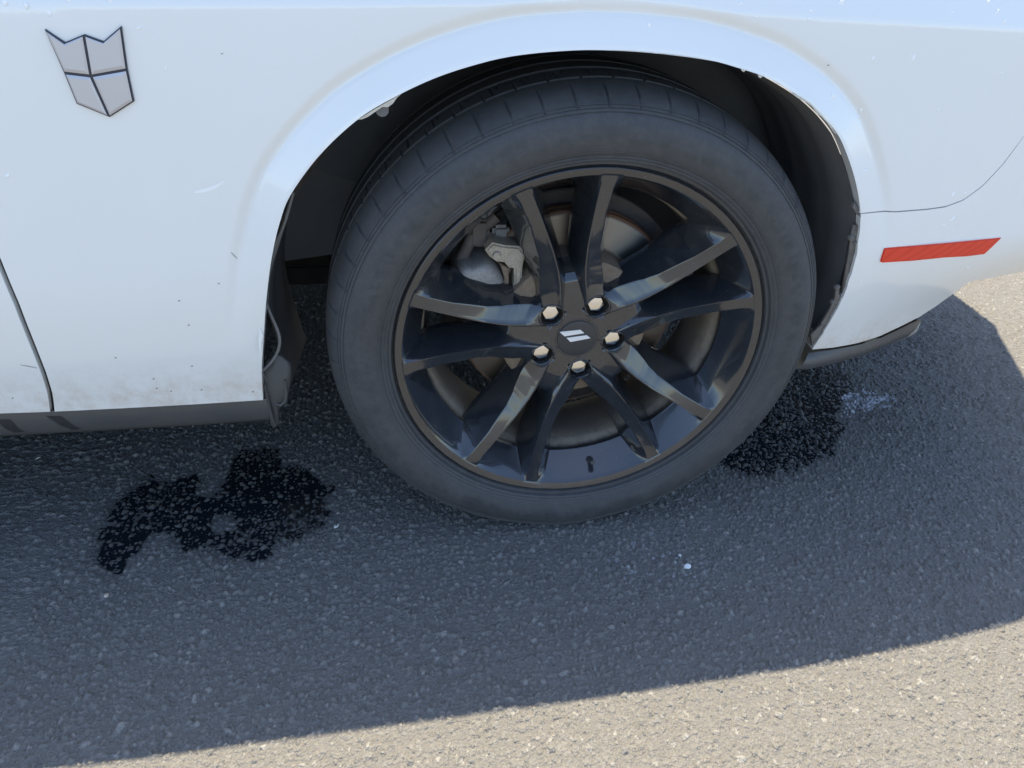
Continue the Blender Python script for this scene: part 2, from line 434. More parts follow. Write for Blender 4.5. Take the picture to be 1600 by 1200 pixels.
for hh, tt in ((h2, t2), (h1, t1)):
    m_ = hh > H; H = np.where(m_, hh, H); T = np.where(m_, .40+.40*tt**1.3+.20*(tt > .90), T)
H += .0016*(vnoise(GX, GY, 9, 3)-.5)+.0003*(vnoise(GX, GY, 600, 4)-.5)
# wet patches: outlines laid out on the ground plane
def crop(o, s, pts): return [(o[0]+a/s, o[1]+b/s) for a, b in pts]
STAIN_L = [gpt(p) for p in crop((120, 660), 3.636, [(115, 800), (150, 690), (110, 610), (230, 600), (190, 540), (215, 440), (300, 400), (400, 350), (405, 290), (450, 335), (560, 325), (690, 300),
           (700, 360), (690, 410), (760, 440), (830, 380), (880, 300), (890, 215), (960, 160), (1150, 148), (1160, 260), (1260, 250), (1290, 290), (1360, 290), (1380, 345),
           (1470, 365), (1400, 430), (1440, 520), (1370, 590), (1300, 640), (1220, 690), (1130, 690), (1105, 765), (1045, 795), (950, 780), (880, 775), (770, 700), (700, 720), (625, 745),
           (590, 690), (545, 690), (560, 640), (430, 635), (370, 670), (345, 740), (275, 800), (265, 855), (180, 835)])]
HOLE_L = [gpt(p) for p in crop((120, 660), 3.636, [(760, 600), (780, 535), (850, 525), (905, 560), (890, 610), (830, 645), (795, 660)])]
STAIN_R = [gpt(p) for p in crop((1080, 500), 4.0, [(180, 870), (290, 950), (420, 1000), (560, 960), (680, 950), (760, 890), (880, 850), (910, 760), (975, 690), (900, 590), (950, 480), (1020, 400),
           (900, 320), (700, 300), (640, 330), (560, 420), (300, 560), (60, 700)])]
SMEAR = [gpt(p) for p in crop((1080, 500), 4.0, [(900, 480), (1010, 440), (1230, 470), (1275, 515), (1120, 560), (1010, 605), (940, 590)])]
DX = .012*(vnoise(GX, GY, 55, 21)-.5)+.010*(vnoise(GX, GY, 170, 22)-.5); DY = .012*(vnoise(GX, GY, 55, 23)-.5)+.010*(vnoise(GX, GY, 170, 24)-.5)
wl = inpoly(GX+DX, GY+DY, STAIN_L) & ~inpoly(GX+DX, GY+DY, HOLE_L)
wr = inpoly(GX+DX, GY+DY, STAIN_R)
sm = inpoly(GX+DX*1.5, GY+DY*1.5, SMEAR)
H = np.where(H > 0, H*1.35, H); H = np.where(wr, H*1.2, H)
def blur(A, k):
    for _ in range(3):
        for ax in (0, 1):
            c = np.cumsum(np.concatenate([np.repeat(A.take([0], ax), k, ax), A, np.repeat(A.take([-1], ax), k, ax)], ax), ax)
            n0 = A.shape[ax]; A = (c.take(range(2*k, 2*k+n0), ax)-c.take(range(0, n0), ax))/(2*k)
    return A
wet = np.maximum((wl*1.0+wr*1.0).clip(0, 1)*.9, np.clip(blur((wl | wr).astype(float), 6)*1.1, 0, .6))
smear = sm*np.clip(H/.0018, 0, 1)*(vnoise(GX, GY, 60, 31) > .25)
cx_, cy_ = gpt((1025, 880)); dd = np.hypot((GX-cx_)/1.6, GY-cy_)
smear = np.maximum(smear, .75*(vnoise(GX, GY, 190, 33) > .86)*np.exp(-(dd/.055)**2)*(dd < .12))
_ed = np.minimum(np.minimum(GX-GX0, GX1-.02-GX), np.minimum(GY-GY0, GY1-.02-GY)); H = H-.010*(1-smooth01(_ed/.10))
def grid_mesh(name, mask_faces=None, z=None, m=None):
    nx, ny = GX.shape; Z = H if z is None else z
    co = np.stack([GX, GY, Z], -1).reshape(-1, 3).astype(np.float32)
    id_ = np.arange(nx*ny).reshape(nx, ny)
    q = np.stack([id_[:-1, :-1], id_[1:, :-1], id_[1:, 1:], id_[:-1, 1:]], -1).reshape(-1, 4)
    if mask_faces is not None:
        q = q[mask_faces.reshape(-1)]; u, inv = np.unique(q, return_inverse=True); co = co[u]; q = inv.reshape(-1, 4)
    me = bpy.data.meshes.new(name)
    me.vertices.add(len(co)); me.vertices.foreach_set('co', co.ravel())
    me.loops.add(q.size); me.loops.foreach_set('vertex_index', q.ravel().astype(np.int32))
    me.polygons.add(len(q)); me.polygons.foreach_set('loop_start', np.arange(0, q.size, 4, dtype=np.int32))
    me.polygons.foreach_set('use_smooth', np.ones(len(q), bool))
    me.update(calc_edges=True); me.materials.append(m)
    o = bpy.data.objects.new(name, me); COL.objects.link(o); return o
def mk_asphalt(near=True):
    global_pos = None; m = mat('asphalt' if near else 'asphalt_far', (.15, .15, .15), .8, spec=.4); n = N(m)
    g = n.new('ShaderNodeNewGeometry').outputs['Position']
    if near:
        at = n.new('ShaderNodeAttribute'); at.attribute_name = 'ground'; sp = n.new('ShaderNodeSeparateColor'); n.link(at.outputs['Color'], sp.inputs[0])
        tone, wetv, smr = sp.outputs
    else:
        v = n.new('ShaderNodeTexVoronoi'); v.inputs['Scale'].default_value = 110; n.link(g, v.inputs['Vector'])
        s2 = n.new('ShaderNodeSeparateColor'); n.link(v.outputs['Color'], s2.inputs[0]); tone = n.math('ADD', n.math('MULTIPLY', s2.outputs[0], .45), .22)
    c = n.ramp(tone, .10, 1.0, (.138, .133, .122), (.30, .29, .265))
    el = c.node.color_ramp.elements.new(.46); el.color = (.168, .163, .150, 1)
    el = c.node.color_ramp.elements.new(.75); el.color = (.205, .197, .180, 1)
    big_ = n.ramp(n.noise(2.2, 5, .6, g), .3, .7); c = n.mix(n.math('MULTIPLY', big_, .22), c, (.12, .115, .11))
    fine = n.ramp(n.noise(900, 3, .7, g), .35, .7); c = n.mix(n.math('MULTIPLY', fine, .38), c, (.26, .25, .232)); c = n.mix(n.math('MULTIPLY', n.ramp(n.noise(520, 2, .6, g), .60, .72), .5), c, (.07, .067, .062))
    wm = n.ramp(n.noise(140, 1, .4, g), .70, .74); c = n.mix(n.math('MULTIPLY', wm, .25), c, (.30, .22, .16))
    if near:
        c = n.mix(n.math('MULTIPLY', wetv, .72), c, (.020, .021, .022))
        c = n.mix(n.math('MULTIPLY', smr, .85), c, (.52, .53, .58))
        n.link(n.math('SUBTRACT', .80, n.math('MULTIPLY', wetv, .42)), n.b.inputs['Roughness'])
    n.link(c, n.b.inputs['Base Color'])
    v1 = n.new('ShaderNodeTexVoronoi'); v1.inputs['Scale'].default_value = 290; n.link(g, v1.inputs['Vector'])
    s1 = n.new('ShaderNodeSeparateColor'); n.link(v1.outputs['Color'], s1.inputs[0])
    hh = n.math('SUBTRACT', s1.outputs[0], n.math('MULTIPLY', v1.outputs['Distance'], 1.2))
    b1 = n.bump(hh, .9, .0016)
    n.link(n.bump(n.noise(900, 4, .7, g), .6, .0007, b1), n.b.inputs['Normal'])
    return m
ASPH = mk_asphalt(); ASPH2 = mk_asphalt(False)
g_near = grid_mesh('asphalt', None, None, ASPH); g_near['kind'] = 'structure'
ca = g_near.data.color_attributes.new('ground', 'FLOAT_COLOR', 'POINT')
A4 = np.stack([T, wet, smear, np.ones_like(T)], -1).reshape(-1, 4).astype(np.float32); ca.data.foreach_set('color', A4.ravel())
g_far = mesh_obj('ground', [(-150, -150, -.007), (150, -150, -.007), (150, 150, -.007), (-150, 150, -.007)], [(0, 1, 2, 3)], ASPH2); g_far['kind'] = 'structure'
LIQ = mat('wet_film', (.010, .014, .018), .10, spec=.5)
def puddle(mask, lv, name, label):
    f = (mask & (H < lv))
    ff = mask[:-1, :-1] & mask[1:, 1:] & ((f[:-1, :-1].astype(int)+f[1:, :-1]+f[1:, 1:]+f[:-1, 1:]) >= 1)
    o = grid_mesh(name, ff, np.full(H.shape, lv), LIQ); o['label'] = label; o['category'] = 'puddle'; o['group'] = 'liquid stains on the asphalt'
    return o
puddle(wl, .0010, 'puddle', 'black liquid stain in two joined lobes on the asphalt below the door sill')
puddle(wr, .00065, 'puddle', 'wet dark patch of coarse asphalt behind the tyre under the rear bumper')

# ============================================================ CAR
car = bpy.data.objects.new('car', None); COL.objects.link(car); car.location = (-1.35, .96, 0); car['_world_children'] = 1
car['label'] = 'white coupe with black five-spoke rear wheel and scuffed wheel arch'; car['category'] = 'car'

# ---- rear quarter panel
SEAM_PX = [(85.5, 643), (84, 628), (81.5, 613), (72, 582), (54, 536), (30, 474), (0, 402), (-40, 300), (-75, 190), (-95, 60)]
seam = [surf(p) for p in SEAM_PX]
BSEAM_PX = [(1344, 333), (1400, 330), (1450, 326), (1478, 322), (1505, 312), (1535, 290), (1565, 258), (1600, 211)]
bseam = [surf(p) for p in BSEAM_PX]
bs_ext = bseam+[(bseam[-1][0]+.05, bseam[-1][1]+.055), (.72, .78)]
NS, NT = 300, 110
c0 = smoothcurve(ARCH, NS)
bl = surf((411, 625)); c0 = np.vstack([[bl], c0[1:-1], [bseam[0]]])
sp_ = seam[0]
top = [(sp_[0]-.0, 0)]
outer = polyline(seam+[(seam[-1][0]-.01, .90), (.80, .90), (.72, .78)], 6000)
# place outer samples by angle round the hub so the lines run straight out
inner_ang = np.unwrap(np.arctan2(c0[:, 1]-HUBZ, c0[:, 0]) % (2*np.pi))
oa = np.unwrap(np.arctan2(outer[:, 1]-HUBZ, outer[:, 0]) % (2*np.pi))
ia = np.linspace(oa[0], oa[-1], NS)
mixw = .6
tgt = mixw*(oa[0]+(inner_ang-inner_ang[0])*(oa[-1]-oa[0])/(inner_ang[-1]-inner_ang[0]))+(1-mixw)*ia
tgt = np.sort(tgt)[::-1]
c1 = np.array([outer[int(np.argmin(np.abs(oa-a)))] for a in tgt]); c1[0] = outer[0]; c1[-1] = outer[-1]
gapv = .0022
bottom = polyline([tuple(c0[0]), tuple(c1[0])], 50)
# the bottom edge follows the photographed line
be = [surf(p) for p in [(411, 625), (300, 632), (200, 637.5), (120, 641.5), (85.5, 643)]]
G = coons(c0, c1, np.array(be), np.array([c0[-1]]+bs_ext[1:-1]+[c1[-1]]), NT, 1.7)
quarter = panel('quarter_panel', G, car, lips=(1.6, 1, 1, 1))

# ---- door, its rear edge along the seam
g_ = .006
door_r = np.array([(x-g_*(1.0 if i else 1.0), z) for i, (x, z) in enumerate(seam)]+[(seam[-1][0]-.01-g_, .90)])
zb0 = surf((0, 646))
dl = [(-2.05, .335), (-2.06, .6), (-2.03, .90)]
Gd = coons(polyline(door_r, 60), polyline(dl, 60), [door_r[0], zb0, (-2.05, .335)], [door_r[-1], (-2.03, .90)], 60)
door = panel('door', Gd, car)
# near-black strip added behind the door gap, its colour deepening the shade there
_V = []
for x, z in polyline(door_r, 60):
    for dx in (-.006, .016): _V.append((x+dx, float(body_y(x, z))+.0085, z))
mesh_obj('door_gap_backing', _V, [(2*i, 2*i+1, 2*i+3, 2*i+2) for i in range(59)], DARK, door)
# ---- front fender
FWX = -2.95
def fender_grid():
    a = np.linspace(math.pi*1.03, -.03*math.pi, 60)[::-1]
    c = np.array([(FWX+.43*math.cos(t), HUBZ+.43*math.sin(t)) for t in a])
    o = polyline([(-2.055, .335), (-2.065, .6), (-2.035, .90), (-3.70, .84), (-3.78, .33)], 60)
    return coons(c, o, [tuple(c[0]), tuple(o[0])], [tuple(c[-1]), tuple(o[-1])], 24)
panel('front_fender', fender_grid(), car)

# ---- rear bumper side
BL_PX = [(1345, 334.4), (1345, 345), (1343, 362), (1340, 387), (1330.5, 425), (1318, 462), (1307, 486), (1288, 517), (1269, 546)]
c0b = smoothcurve([surf(p) for p in BL_PX], 90)
c0b[1:-1, 0] += .0012*(np.interp(np.arange(1, 89), np.arange(0, 90, 3), rng.random(30))-.5)*2
BB = [(1269, 546), (1302, 543), (1340, 536), (1375, 525), (1407, 510), (1437, 495), (1462, 479), (1487, 461), (1515, 440)]
bb = [surf(p) for p in BB]
bb = bb+[(.82, bb[-1][1]-.002), (.93, bb[-1][1]-.003)]; ZB = bb[-1][1]
print('BB', np.round(bb, 3).tolist())
_b = np.array(bs_ext[:-1]); _t = np.gradient(_b, axis=0); _t /= np.hypot(_t[:, 0], _t[:, 1])[:, None]
topb = [(float(x+.0018*t[1]), float(z-.0018*t[0])) for (x, z), t in zip(_b, _t)]+[(.8035, .8975), (.93, .90)]
c1b = polyline([topb[-1], (.93, ZB)], 90)
topb[0] = tuple(c0b[0])
Gb = coons(c0b, c1b, np.array(topb), np.array(bb), 130)
bumper = panel('rear_bumper', Gb, car, lips=(1, 0, 1, 3))
for i in range(2):
    pass
# rear end: corner and tail, one curved sheet from the side round to the middle
XE = .93
def rear_x(y): return 1.25-.42*np.abs(y-.96)
def tail_sheet():
    V = []; Fc = []; ys = []
    yb = float(body_y(1.0, .6))
    zs = [ZB, .40, .5, .6, .7, .80, .86, .90, .94, .965]
    nu = 30
    for j, z in enumerate(zs):
        y0 = float(body_y(XE, min(z, .90)))+.05*max(0, z-.9)*10
        for i in range(nu+1):
            t = i/nu
            y = y0+(1.92-2*y0)*t
            tt = min(t, 1-t)*2
            x = XE+(rear_x(y)-XE)*min(1, (tt*9))
            x -= .06*smooth01((.50-z)/.2)*min(1, tt*5)
            V.append((x, y, z))
    for j in range(len(zs)-1):
        for i in range(nu): a = j*(nu+1)+i; Fc.append((a, a+1, a+nu+2, a+nu+1))
    mesh_obj('tail_panel', V, Fc, PAINT, car, 40)
tail_sheet()
# deck / hood / shoulder shell, right across the car
def shell():
    xs = [-3.82, -3.7, -3.3, -2.8, -2.3, -1.9, -1.5, -1.1, -.7, -.3, 0, .3, .6, .8, XE, 1.0, 1.06, 1.11, 1.15, 1.20, 1.2495]
    V = []; nu = 26
    for x in xs:
        xc = min(x, XE); zt = float(np.interp(x, [-3.85, -3.7, -3.2, -2.2, -1.9, -.6, .2, .9, 1.24], [.72, .80, .90, .96, .965, .965, .965, .975, .97]))
        z0 = min(.895, zt-.03); y0 = float(body_y(xc, z0))
        if x > XE: y0 = float(np.interp(x, rear_x(np.linspace(.10, .95, 60)), np.linspace(.10, .95, 60)))
        for i in range(nu+1):
            t = i/nu; tt = min(t, 1-t)*2
            y = y0+(1.92-2*y0)*t; sh_ = min(1.0, tt*5)
            V.append((x, y, z0+(zt-z0)*math.sin(sh_*math.pi/2)+.02*tt))
    k = nu+1; Fc = [(a*k+i, a*k+i+1, (a+1)*k+i+1, (a+1)*k+i) for a in range(len(xs)-1) for i in range(nu)]
    mesh_obj('upper_body', V, Fc, PAINT, car, 50)
    # far side wall
    V = []; zs = [.33, .5, .7, .9]
    for x in xs:
        for z in zs: V.append((x, 1.92-float(body_y(min(x, XE), z)), z))
    def ok(a, j):
        xm = (xs[a]+xs[a+1])/2
        return not ((abs(xm) < .42 or abs(xm-FWX) < .42) and j < 2)
    Fc = [(a*4+j, a*4+j+1, a*4+j+5, a*4+j+4) for a in range(len(xs)-7) for j in range(3) if ok(a, j)]
    mesh_obj('far_side_panel', V, Fc, PAINT, car, 50)
    # nose
    V = []; 
    for z in (.25, .4, .6, .72, .80):
        for i in range(13):
            t = i/12; V.append((-3.72-.22*math.sin(t*math.pi)*(1 if z < .75 else .6), .06+1.80*t, z))
    mesh_obj('nose_panel', V, [(j*13+i, j*13+i+1, j*13+i+14, j*13+i+13) for j in range(4) for i in range(12)], PAINT, car, 50)
shell()
def quadsheet(name, P, m, th=.02):
    bm = bmesh.new(); vs_ = [bm.verts.new(p) for p in P]; f = bm.faces.new(vs_); nrm = f.normal if f.normal.length else None
    bm.normal_update(); n0 = f.normal.copy(); r = bmesh.ops.extrude_face_region(bm, geom=[f])
    for v in r['geom']:
        if isinstance(v, bmesh.types.BMVert): v.co -= n0*th
    return bm_obj(name, bm, m, car)
def roof():
    V = []; xs = [-1.95, -1.7, -1.4, -1.1, -.8, -.55, -.45]; zt = [1.30, 1.37, 1.40, 1.405, 1.39, 1.35, 1.32]
    for x, z in zip(xs, zt):
        for i in range(13):
            t = i/12; y = .36+1.20*t; V.append((x, y, z+.035*math.sin(t*math.pi)-.02))
    mesh_obj('roof', V, [(a*13+i, a*13+i+1, a*13+i+14, a*13+i+13) for a in range(6) for i in range(12)], PAINT, car, 60)
    quadsheet('windshield', [(-2.45, .30, .97), (-2.45, 1.62, .97), (-1.95, 1.56, 1.28), (-1.95, .36, 1.28)], GLASS)
    quadsheet('rear_window', [(.35, 1.63, .985), (.35, .29, .985), (-.46, .365, 1.305), (-.46, 1.555, 1.305)], GLASS)
    for y0, y1 in ((.14, .36), (1.78, 1.56)):
        quadsheet('side_window', [(-2.35, y0, .96), (-.85, y0, .96), (-.75, y1, 1.33), (-1.93, y1, 1.27)], GLASS)
        quadsheet('roof_pillar', [(-.85, y0, .95), (.33, y0+(.14 if y0 < 1 else -.14), .96), (-.45, y1, 1.30), (-.75, y1, 1.335)], PAINT)
roof()
# ---- underbody: floor pan, inner wheelhouse wall
def box(name, x0, x1, y0, y1, z0, z1, m, parent=car, bev=.004):
    bm = bmesh.new(); bmesh.ops.create_cube(bm, size=1)
    for v in bm.verts: v.co = ((x0+x1)/2+v.co.x*(x1-x0), (y0+y1)/2+v.co.y*(y1-y0), (z0+z1)/2+v.co.z*(z1-z0))
    if bev: bmesh.ops.bevel(bm, geom=list(bm.edges), offset=bev, segments=2, affect='EDGES')
    return bm_obj(name, bm, m, parent, 40)
box('floor_pan', -2.50, -.55, .10, 1.82, .22, .26, DARK)
box('floor_pan', -.56, .42, .42, 1.50, .26, .30, DARK)
box('floor_pan', .43, .86, .36, 1.56, .33, .36, DARK)
box('floor_pan', -3.80, -3.38, .12, 1.80, .25, .28, DARK)
box('floor_pan', -3.39, -2.49, .42, 1.50, .23, .27, DARK)

# ---- sill below the quarter panel and door
def sill():
    zt = .0
    xs = np.linspace(-2.02, bl[0]+.004, 120)
    top_px = [surf(p) for p in [(418, 627), (300, 635), (200, 640), (85, 646), (0, 650)]]
    tx = [p[0] for p in top_px][::-1]; tz = [p[1] for p in top_px][::-1]
    def zt_(x): return np.interp(x, tx, tz)
    V = []; prof = [(.020, .003), (.0035, .0015), (.0025, -.002), (.004, -.020), (.008, -.036), (.013, -.044), (.028, -.050), (.09, -.052)]
    for x in xs:
        y0 = float(body_y(x, zt_(x)))
        for dy, dz in prof: V.append((x, y0+dy+.002, zt_(x)+dz-.001))
    k = len(prof); Fc = [(i*k+j, i*k+j+1, (i+1)*k+j+1, (i+1)*k+j) for i in range(len(xs)-1) for j in range(k-1)]
    Fc += [tuple(range(k)), tuple((len(xs)-1)*k+j for j in range(k))][1:]
    s = mesh_obj('sill', V, Fc, SILLM, car, 50)
    # dark slanting strips that wrap under the sill
    def strip(px_top, px_bot, wpx):
        V = []; n = 14
        for i in range(n):
            t = i/(n-1); a = np.array(px_top)*(1-t)+np.array(px_bot)*t
            a[0] += 26*max(0, t-.55)**1.6*2.2
            for s_ in (0, 1):
                wv = wpx*(1-.25*t)
                pt = (a[0]+s_*wv, a[1]); y = .035
                for _ in range(20):
                    x, z = xz(pt, y); dz = z-zt_(x)
                    y = float(body_y(x, zt_(x)))+.002+float(np.interp(-dz, [.002, .020, .036, .044, .050], [.0025, .004, .008, .013, .028]))-.0008
                V.append((x, y, z))
        mesh_obj('sill_strip', V, [(2*i, 2*i+1, 2*i+3, 2*i+2) for i in range(n-1)], SILLD, s, 60)
    strip((72, 650.5), (112, 676), 23)
    strip((-8, 656), (20, 680), 24)
    return s
sill_o = sill()

# ---- wheel-arch liner: ribbed plastic shell between the arch and the inner wall
_be = np.array([surf(p) for p in BL_PX[2:]]); _ba = np.arctan2(_be[:, 1]-HUBZ, _be[:, 0]); _br = np.hypot(_be[:, 0], _be[:, 1]-HUBZ)
_la = np.r_[_ba[::-1], _aa]; _lr = np.r_[_br[::-1], _ar]; _k = np.argsort(_la); _la, _lr = _la[_k], _lr[_k]
def liner():
    # front edge follows the wavy contour seen behind the arch edge
    wav_px = [(433, 600), (425, 577), (410, 577), (426, 565), (436, 545), (437, 524), (431, 507), (421, 485), (415, 467), (413, 433), (419, 400), (432, 370), (446, 340), (462, 303), (505, 244)]
    lipc = [xz(p, .03) for p in wav_px[3:]]
    V = []; n = 170; rows = 16
    aL = math.radians(176)
    lang = [math.atan2(z-HUBZ, x) % (2*math.pi) for x, z in lipc]; lrad = [math.hypot(x, z-HUBZ) for x, z in lipc]
    la, lr = np.array(lang), np.array(lrad); o_ = np.argsort(la); la, lr = la[o_], lr[o_]
    for i in range(n):
        t = i/(n-1); a = -.04+(R(156)+.04)*t
        ra = float(np.interp(a, _la, _lr)); deg = math.degrees(a)
        k2 = 0.0; yw = .34*(1-k2)+.07*k2
        if deg > 180: ra = max(ra, .440/math.cos(a-math.pi))
        for j in range(rows):
            v = j/(rows-1); yb_ = max(.016, float(body_y(ra*math.cos(a), HUBZ+ra*math.sin(a)))+.007); y = yb_+yw*v
            r = ra-.003-.006*v
            if j == 0: r = ra-.001
            if deg > 128:
                wl_ = float(np.interp(a, la, lr)); k = smooth01((deg-128)/14)
                r = r*(1-k)+k*(wl_*(1-min(1, v*2.2))+min(1, v*2.2)*.436)
                y = y+.012*float(k)*(1-v)
            r += .0022*math.sin(v*34)*(1 if j else 0)*float(smooth01((60-abs(deg-20))/30))
            r += .004*math.sin(a*7+v*4)*v
            if v > .86: r -= (v-.86)*2.0*max(0, 1-k2*3)
            V.append((r*math.cos(a), y, HUBZ+r*math.sin(a)))
    Fc = [(i*rows+j, i*rows+j+1, (i+1)*rows+j+1, (i+1)*rows+j) for i in range(n-1) for j in range(rows-1)]
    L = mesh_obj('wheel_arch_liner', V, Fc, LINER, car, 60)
    # forward part of the liner: hangs down to just above the ground, wavy outer edge
    lipw = smoothcurve([xz(p, .03) for p in [(462, 303), (446, 340), (432, 370), (419, 400), (413, 433), (415, 467), (421, 485), (431, 507), (437, 524), (436, 545), (428, 575), (426, 600), (436, 632)]], 60)
    tl = V[(n-1)*rows:(n-1)*rows+rows]          # last row of the main shell
    bot = [(-.43, .042, .256), (-.43, .157, .237), (-.43, .323, .204), (-.435, .36, .17)]
    V2 = []; nr, nc2 = 60, 24
    tla = np.array(tl); ty_ = np.linspace(0, 1, rows); bo = np.array(bot)
    for i in range(nr):
        t = i/(nr-1)
        for j in range(nc2):
            u = j/(nc2-1); u_ = u*.80
            top_ = np.array([np.interp(u_, ty_, tla[:, k]) for k in range(3)])
            bt_ = np.array([np.interp(u, [0, .3, .85, 1], bo[:, k]) for k in range(3)])
            p = top_*(1-t)+bt_*t; p[0] -= .030*math.sin(t*math.pi)*min(1, u*4)
            e = (1-u)**6
            lw = np.array((lipw[i][0], .030, lipw[i][1])); p = p*(1-e)+lw*e
            p[0] += .004*math.sin(u*16+t*5)*math.sin(t*math.pi)
            V2.append(tuple(p))
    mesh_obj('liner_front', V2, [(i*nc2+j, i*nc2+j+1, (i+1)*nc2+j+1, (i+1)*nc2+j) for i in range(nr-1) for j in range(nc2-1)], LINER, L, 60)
    # inner wall of the wheelhouse
    V = [(0, .352, HUBZ+.05)]
    for i in range(61):
        a = -.10+(math.pi+.12)*i/60; V.append((.47*math.cos(a), .352, HUBZ+.47*math.sin(a)))
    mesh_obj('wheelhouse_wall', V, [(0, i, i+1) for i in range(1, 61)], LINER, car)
    return L
LIN = liner()
# rolled lip of the liner along its wavy edge
def tube(name, pts, r, m, parent, n=10, loc=None):
    P = [Vector(p) for p in pts]; V = []; Fc = []
    rs = r if isinstance(r, (list, tuple)) else [r]*len(P)
    for i, p in enumerate(P):
        d = (P[min(i+1, len(P)-1)]-P[max(i-1, 0)]).normalized()
        a = d.orthogonal().normalized() if i == 0 else (prev-d*prev.dot(d)).normalized()
        prev = a; b = d.cross(a)
        for k in range(n): t = 2*math.pi*k/n; V.append(p+(a*math.cos(t)+b*math.sin(t))*rs[i])
    for i in range(len(P)-1):
        for k in range(n): k2 = (k+1) % n; Fc.append((i*n+k, i*n+k2, (i+1)*n+k2, (i+1)*n+k))
    Fc += [tuple(range(n))[::-1], tuple((len(P)-1)*n+k for k in range(n))]
    return mesh_obj(name, V, Fc, m, parent, 60, loc)
wav = [(458, 300), (443, 352), (426, 390), (416, 425), (413, 450), (415, 470), (424, 494), (433, 514), (437, 530), (435, 546), (426, 563), (412, 578)]
wp = smoothcurve([xz(p, .028) for p in wav], 50)
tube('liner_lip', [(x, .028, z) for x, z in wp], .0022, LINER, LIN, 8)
# torn mud flap hanging at the sill end
def blob_plate(name, px, y, th, m, parent, bulge=.004, crop_=None):
    pts = [xz(p, y) for p in px]; P = smoothcurve(pts+[pts[0]], 46)[:-1]; c = P.mean(0)
    V = []; Fc = []; rings = [1.0, .93, .7, .35]
    n = len(P)
    for side in (0, 1):
        for k, s in enumerate(rings):
            for i, (x, z) in enumerate(P):
                q = c+(np.array((x, z))-c)*s
                dy = (-bulge*(1-s**2)-(.0015 if k else 0)) if side == 0 else th
                V.append((q[0], y+dy+.0025*math.sin(60*q[1]+30*q[0]), q[1]))
    for side in (0, 1):
        b = side*len(rings)*n
        for k in range(len(rings)-1):
            for i in range(n):
                j = (i+1) % n; Fc.append((b+k*n+i, b+k*n+j, b+(k+1)*n+j, b+(k+1)*n+i))
        Fc.append(tuple(b+(len(rings)-1)*n+i for i in range(n)))
    b = len(rings)*n
    for i in range(n): j = (i+1) % n; Fc.append((i, j, b+j, b+i))
    o = mesh_obj(name, V, Fc, m, parent)
    bm = bmesh.new(); bm.from_mesh(o.data); bmesh.ops.recalc_face_normals(bm, faces=bm.faces); bm.to_mesh(o.data); bm.free()
    o.data.polygons.foreach_set('use_smooth', [True]*len(o.data.polygons)); o.data.set_sharp_from_angle(angle=R(50))
    return o
fl = blob_plate('mud_flap', crop((380, 300), 3.0, [(95, 830), (150, 770), (195, 790), (225, 830), (215, 930), (200, 985), (180, 1000), (168, 1030), (166, 1085), (150, 1104), (130, 1092), (112, 1030), (98, 960), (90, 890)]), .034, .006, FLAP, car, .006)
tube('fold', [(*xz(p, .026)[:1], .026, xz(p, .026)[1]) for p in crop((380, 300), 3.0, [(100, 900), (112, 960), (122, 1010), (135, 1060), (152, 1096)])], [.002, .0024, .0028, .0026, .0014], FLAP, fl)
tube('fold', [(xz(p, .028)[0], .028, xz(p, .028)[1]) for p in crop((380, 300), 3.0, [(150, 990), (175, 1000), (198, 980), (202, 940), (196, 880)])], [.0018, .0026, .003, .0028, .002], FLAP, fl)
tube('fold', [(xz(p, .030)[0], .030, xz(p, .030)[1]) for p in crop((380, 300), 3.0, [(92, 850), (110, 880), (112, 905), (135, 915)])], [.002, .003, .003, .0018], FLAP, fl)

# chipped hem and adhesive shreds along the arch
def sliver(name, px, y, m, parent, th=.002):
    return plate(name, [xz(p, y) for p in px], y, th, m, parent, bevel=0)
def crop2(p): return crop((380, 60), 4.0, p)
def crop3(p): return crop((1100, 60), 4.0, p)
sliver('loose_hem', crop2([(718, 508), (800, 455), (860, 420), (935, 378), (985, 350), (960, 372), (935, 408), (905, 430), (870, 428), (830, 455), (780, 490), (745, 505)]), -.012, EDGE, quarter)
sliver('loose_hem', crop3([(535, 335), (600, 362), (660, 400), (730, 470), (790, 540), (830, 600), (815, 590), (770, 525), (735, 490), (705, 470), (680, 430), (650, 408), (590, 375)]), -.012, EDGE, quarter)
sliver('loose_hem', crop3([(232, 192), (262, 198), (250, 210), (238, 204)]), -.013, EDGE, quarter)
sliver('loose_hem', crop3([(338, 226), (368, 238), (352, 248), (342, 242)]), -.013, EDGE, quarter)
sliver('loose_hem', crop((380, 300), 3.0, [(76, 600), (80, 640), (94, 672), (88, 690), (83, 720), (82, 760), (77, 760), (70, 690)]), .000, PAINT, quarter)
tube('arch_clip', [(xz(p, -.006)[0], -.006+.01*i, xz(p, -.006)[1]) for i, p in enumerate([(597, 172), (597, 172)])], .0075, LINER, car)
# ragged trim and bracket behind the bumper edge
def c4(p): return crop((1200, 300), 4.0, p)
def splate(name, px, off, thick, m, parent=None, bevel=0.0005):
    return plate(name, [surf(p, off) for p in px], 0, thick, m, parent, bevel=bevel, fy=lambda x, z: float(body_y(x, z))+off)
splate('bumper_bracket', c4([(540, 68), (585, 130), (596, 150), (580, 160), (548, 132), (528, 100)]), .003, .006, BRKT, car)
splate('liner_edge', c4([(528, 90), (550, 128), (577, 158), (572, 205), (545, 205), (524, 230), (512, 330), (498, 430), (470, 520), (452, 610), (462, 640), (478, 640), (520, 540), (556, 400), (572, 250), (590, 160), (560, 100)]), .009, .004, SILLD, car, bevel=0)
splate('bumper_bracket', c4([(535, 205), (572, 212), (566, 260), (556, 340), (536, 440), (508, 535), (478, 620), (462, 645), (474, 560), (494, 440), (512, 330), (522, 240)]), .005, .003, BRKT, car)
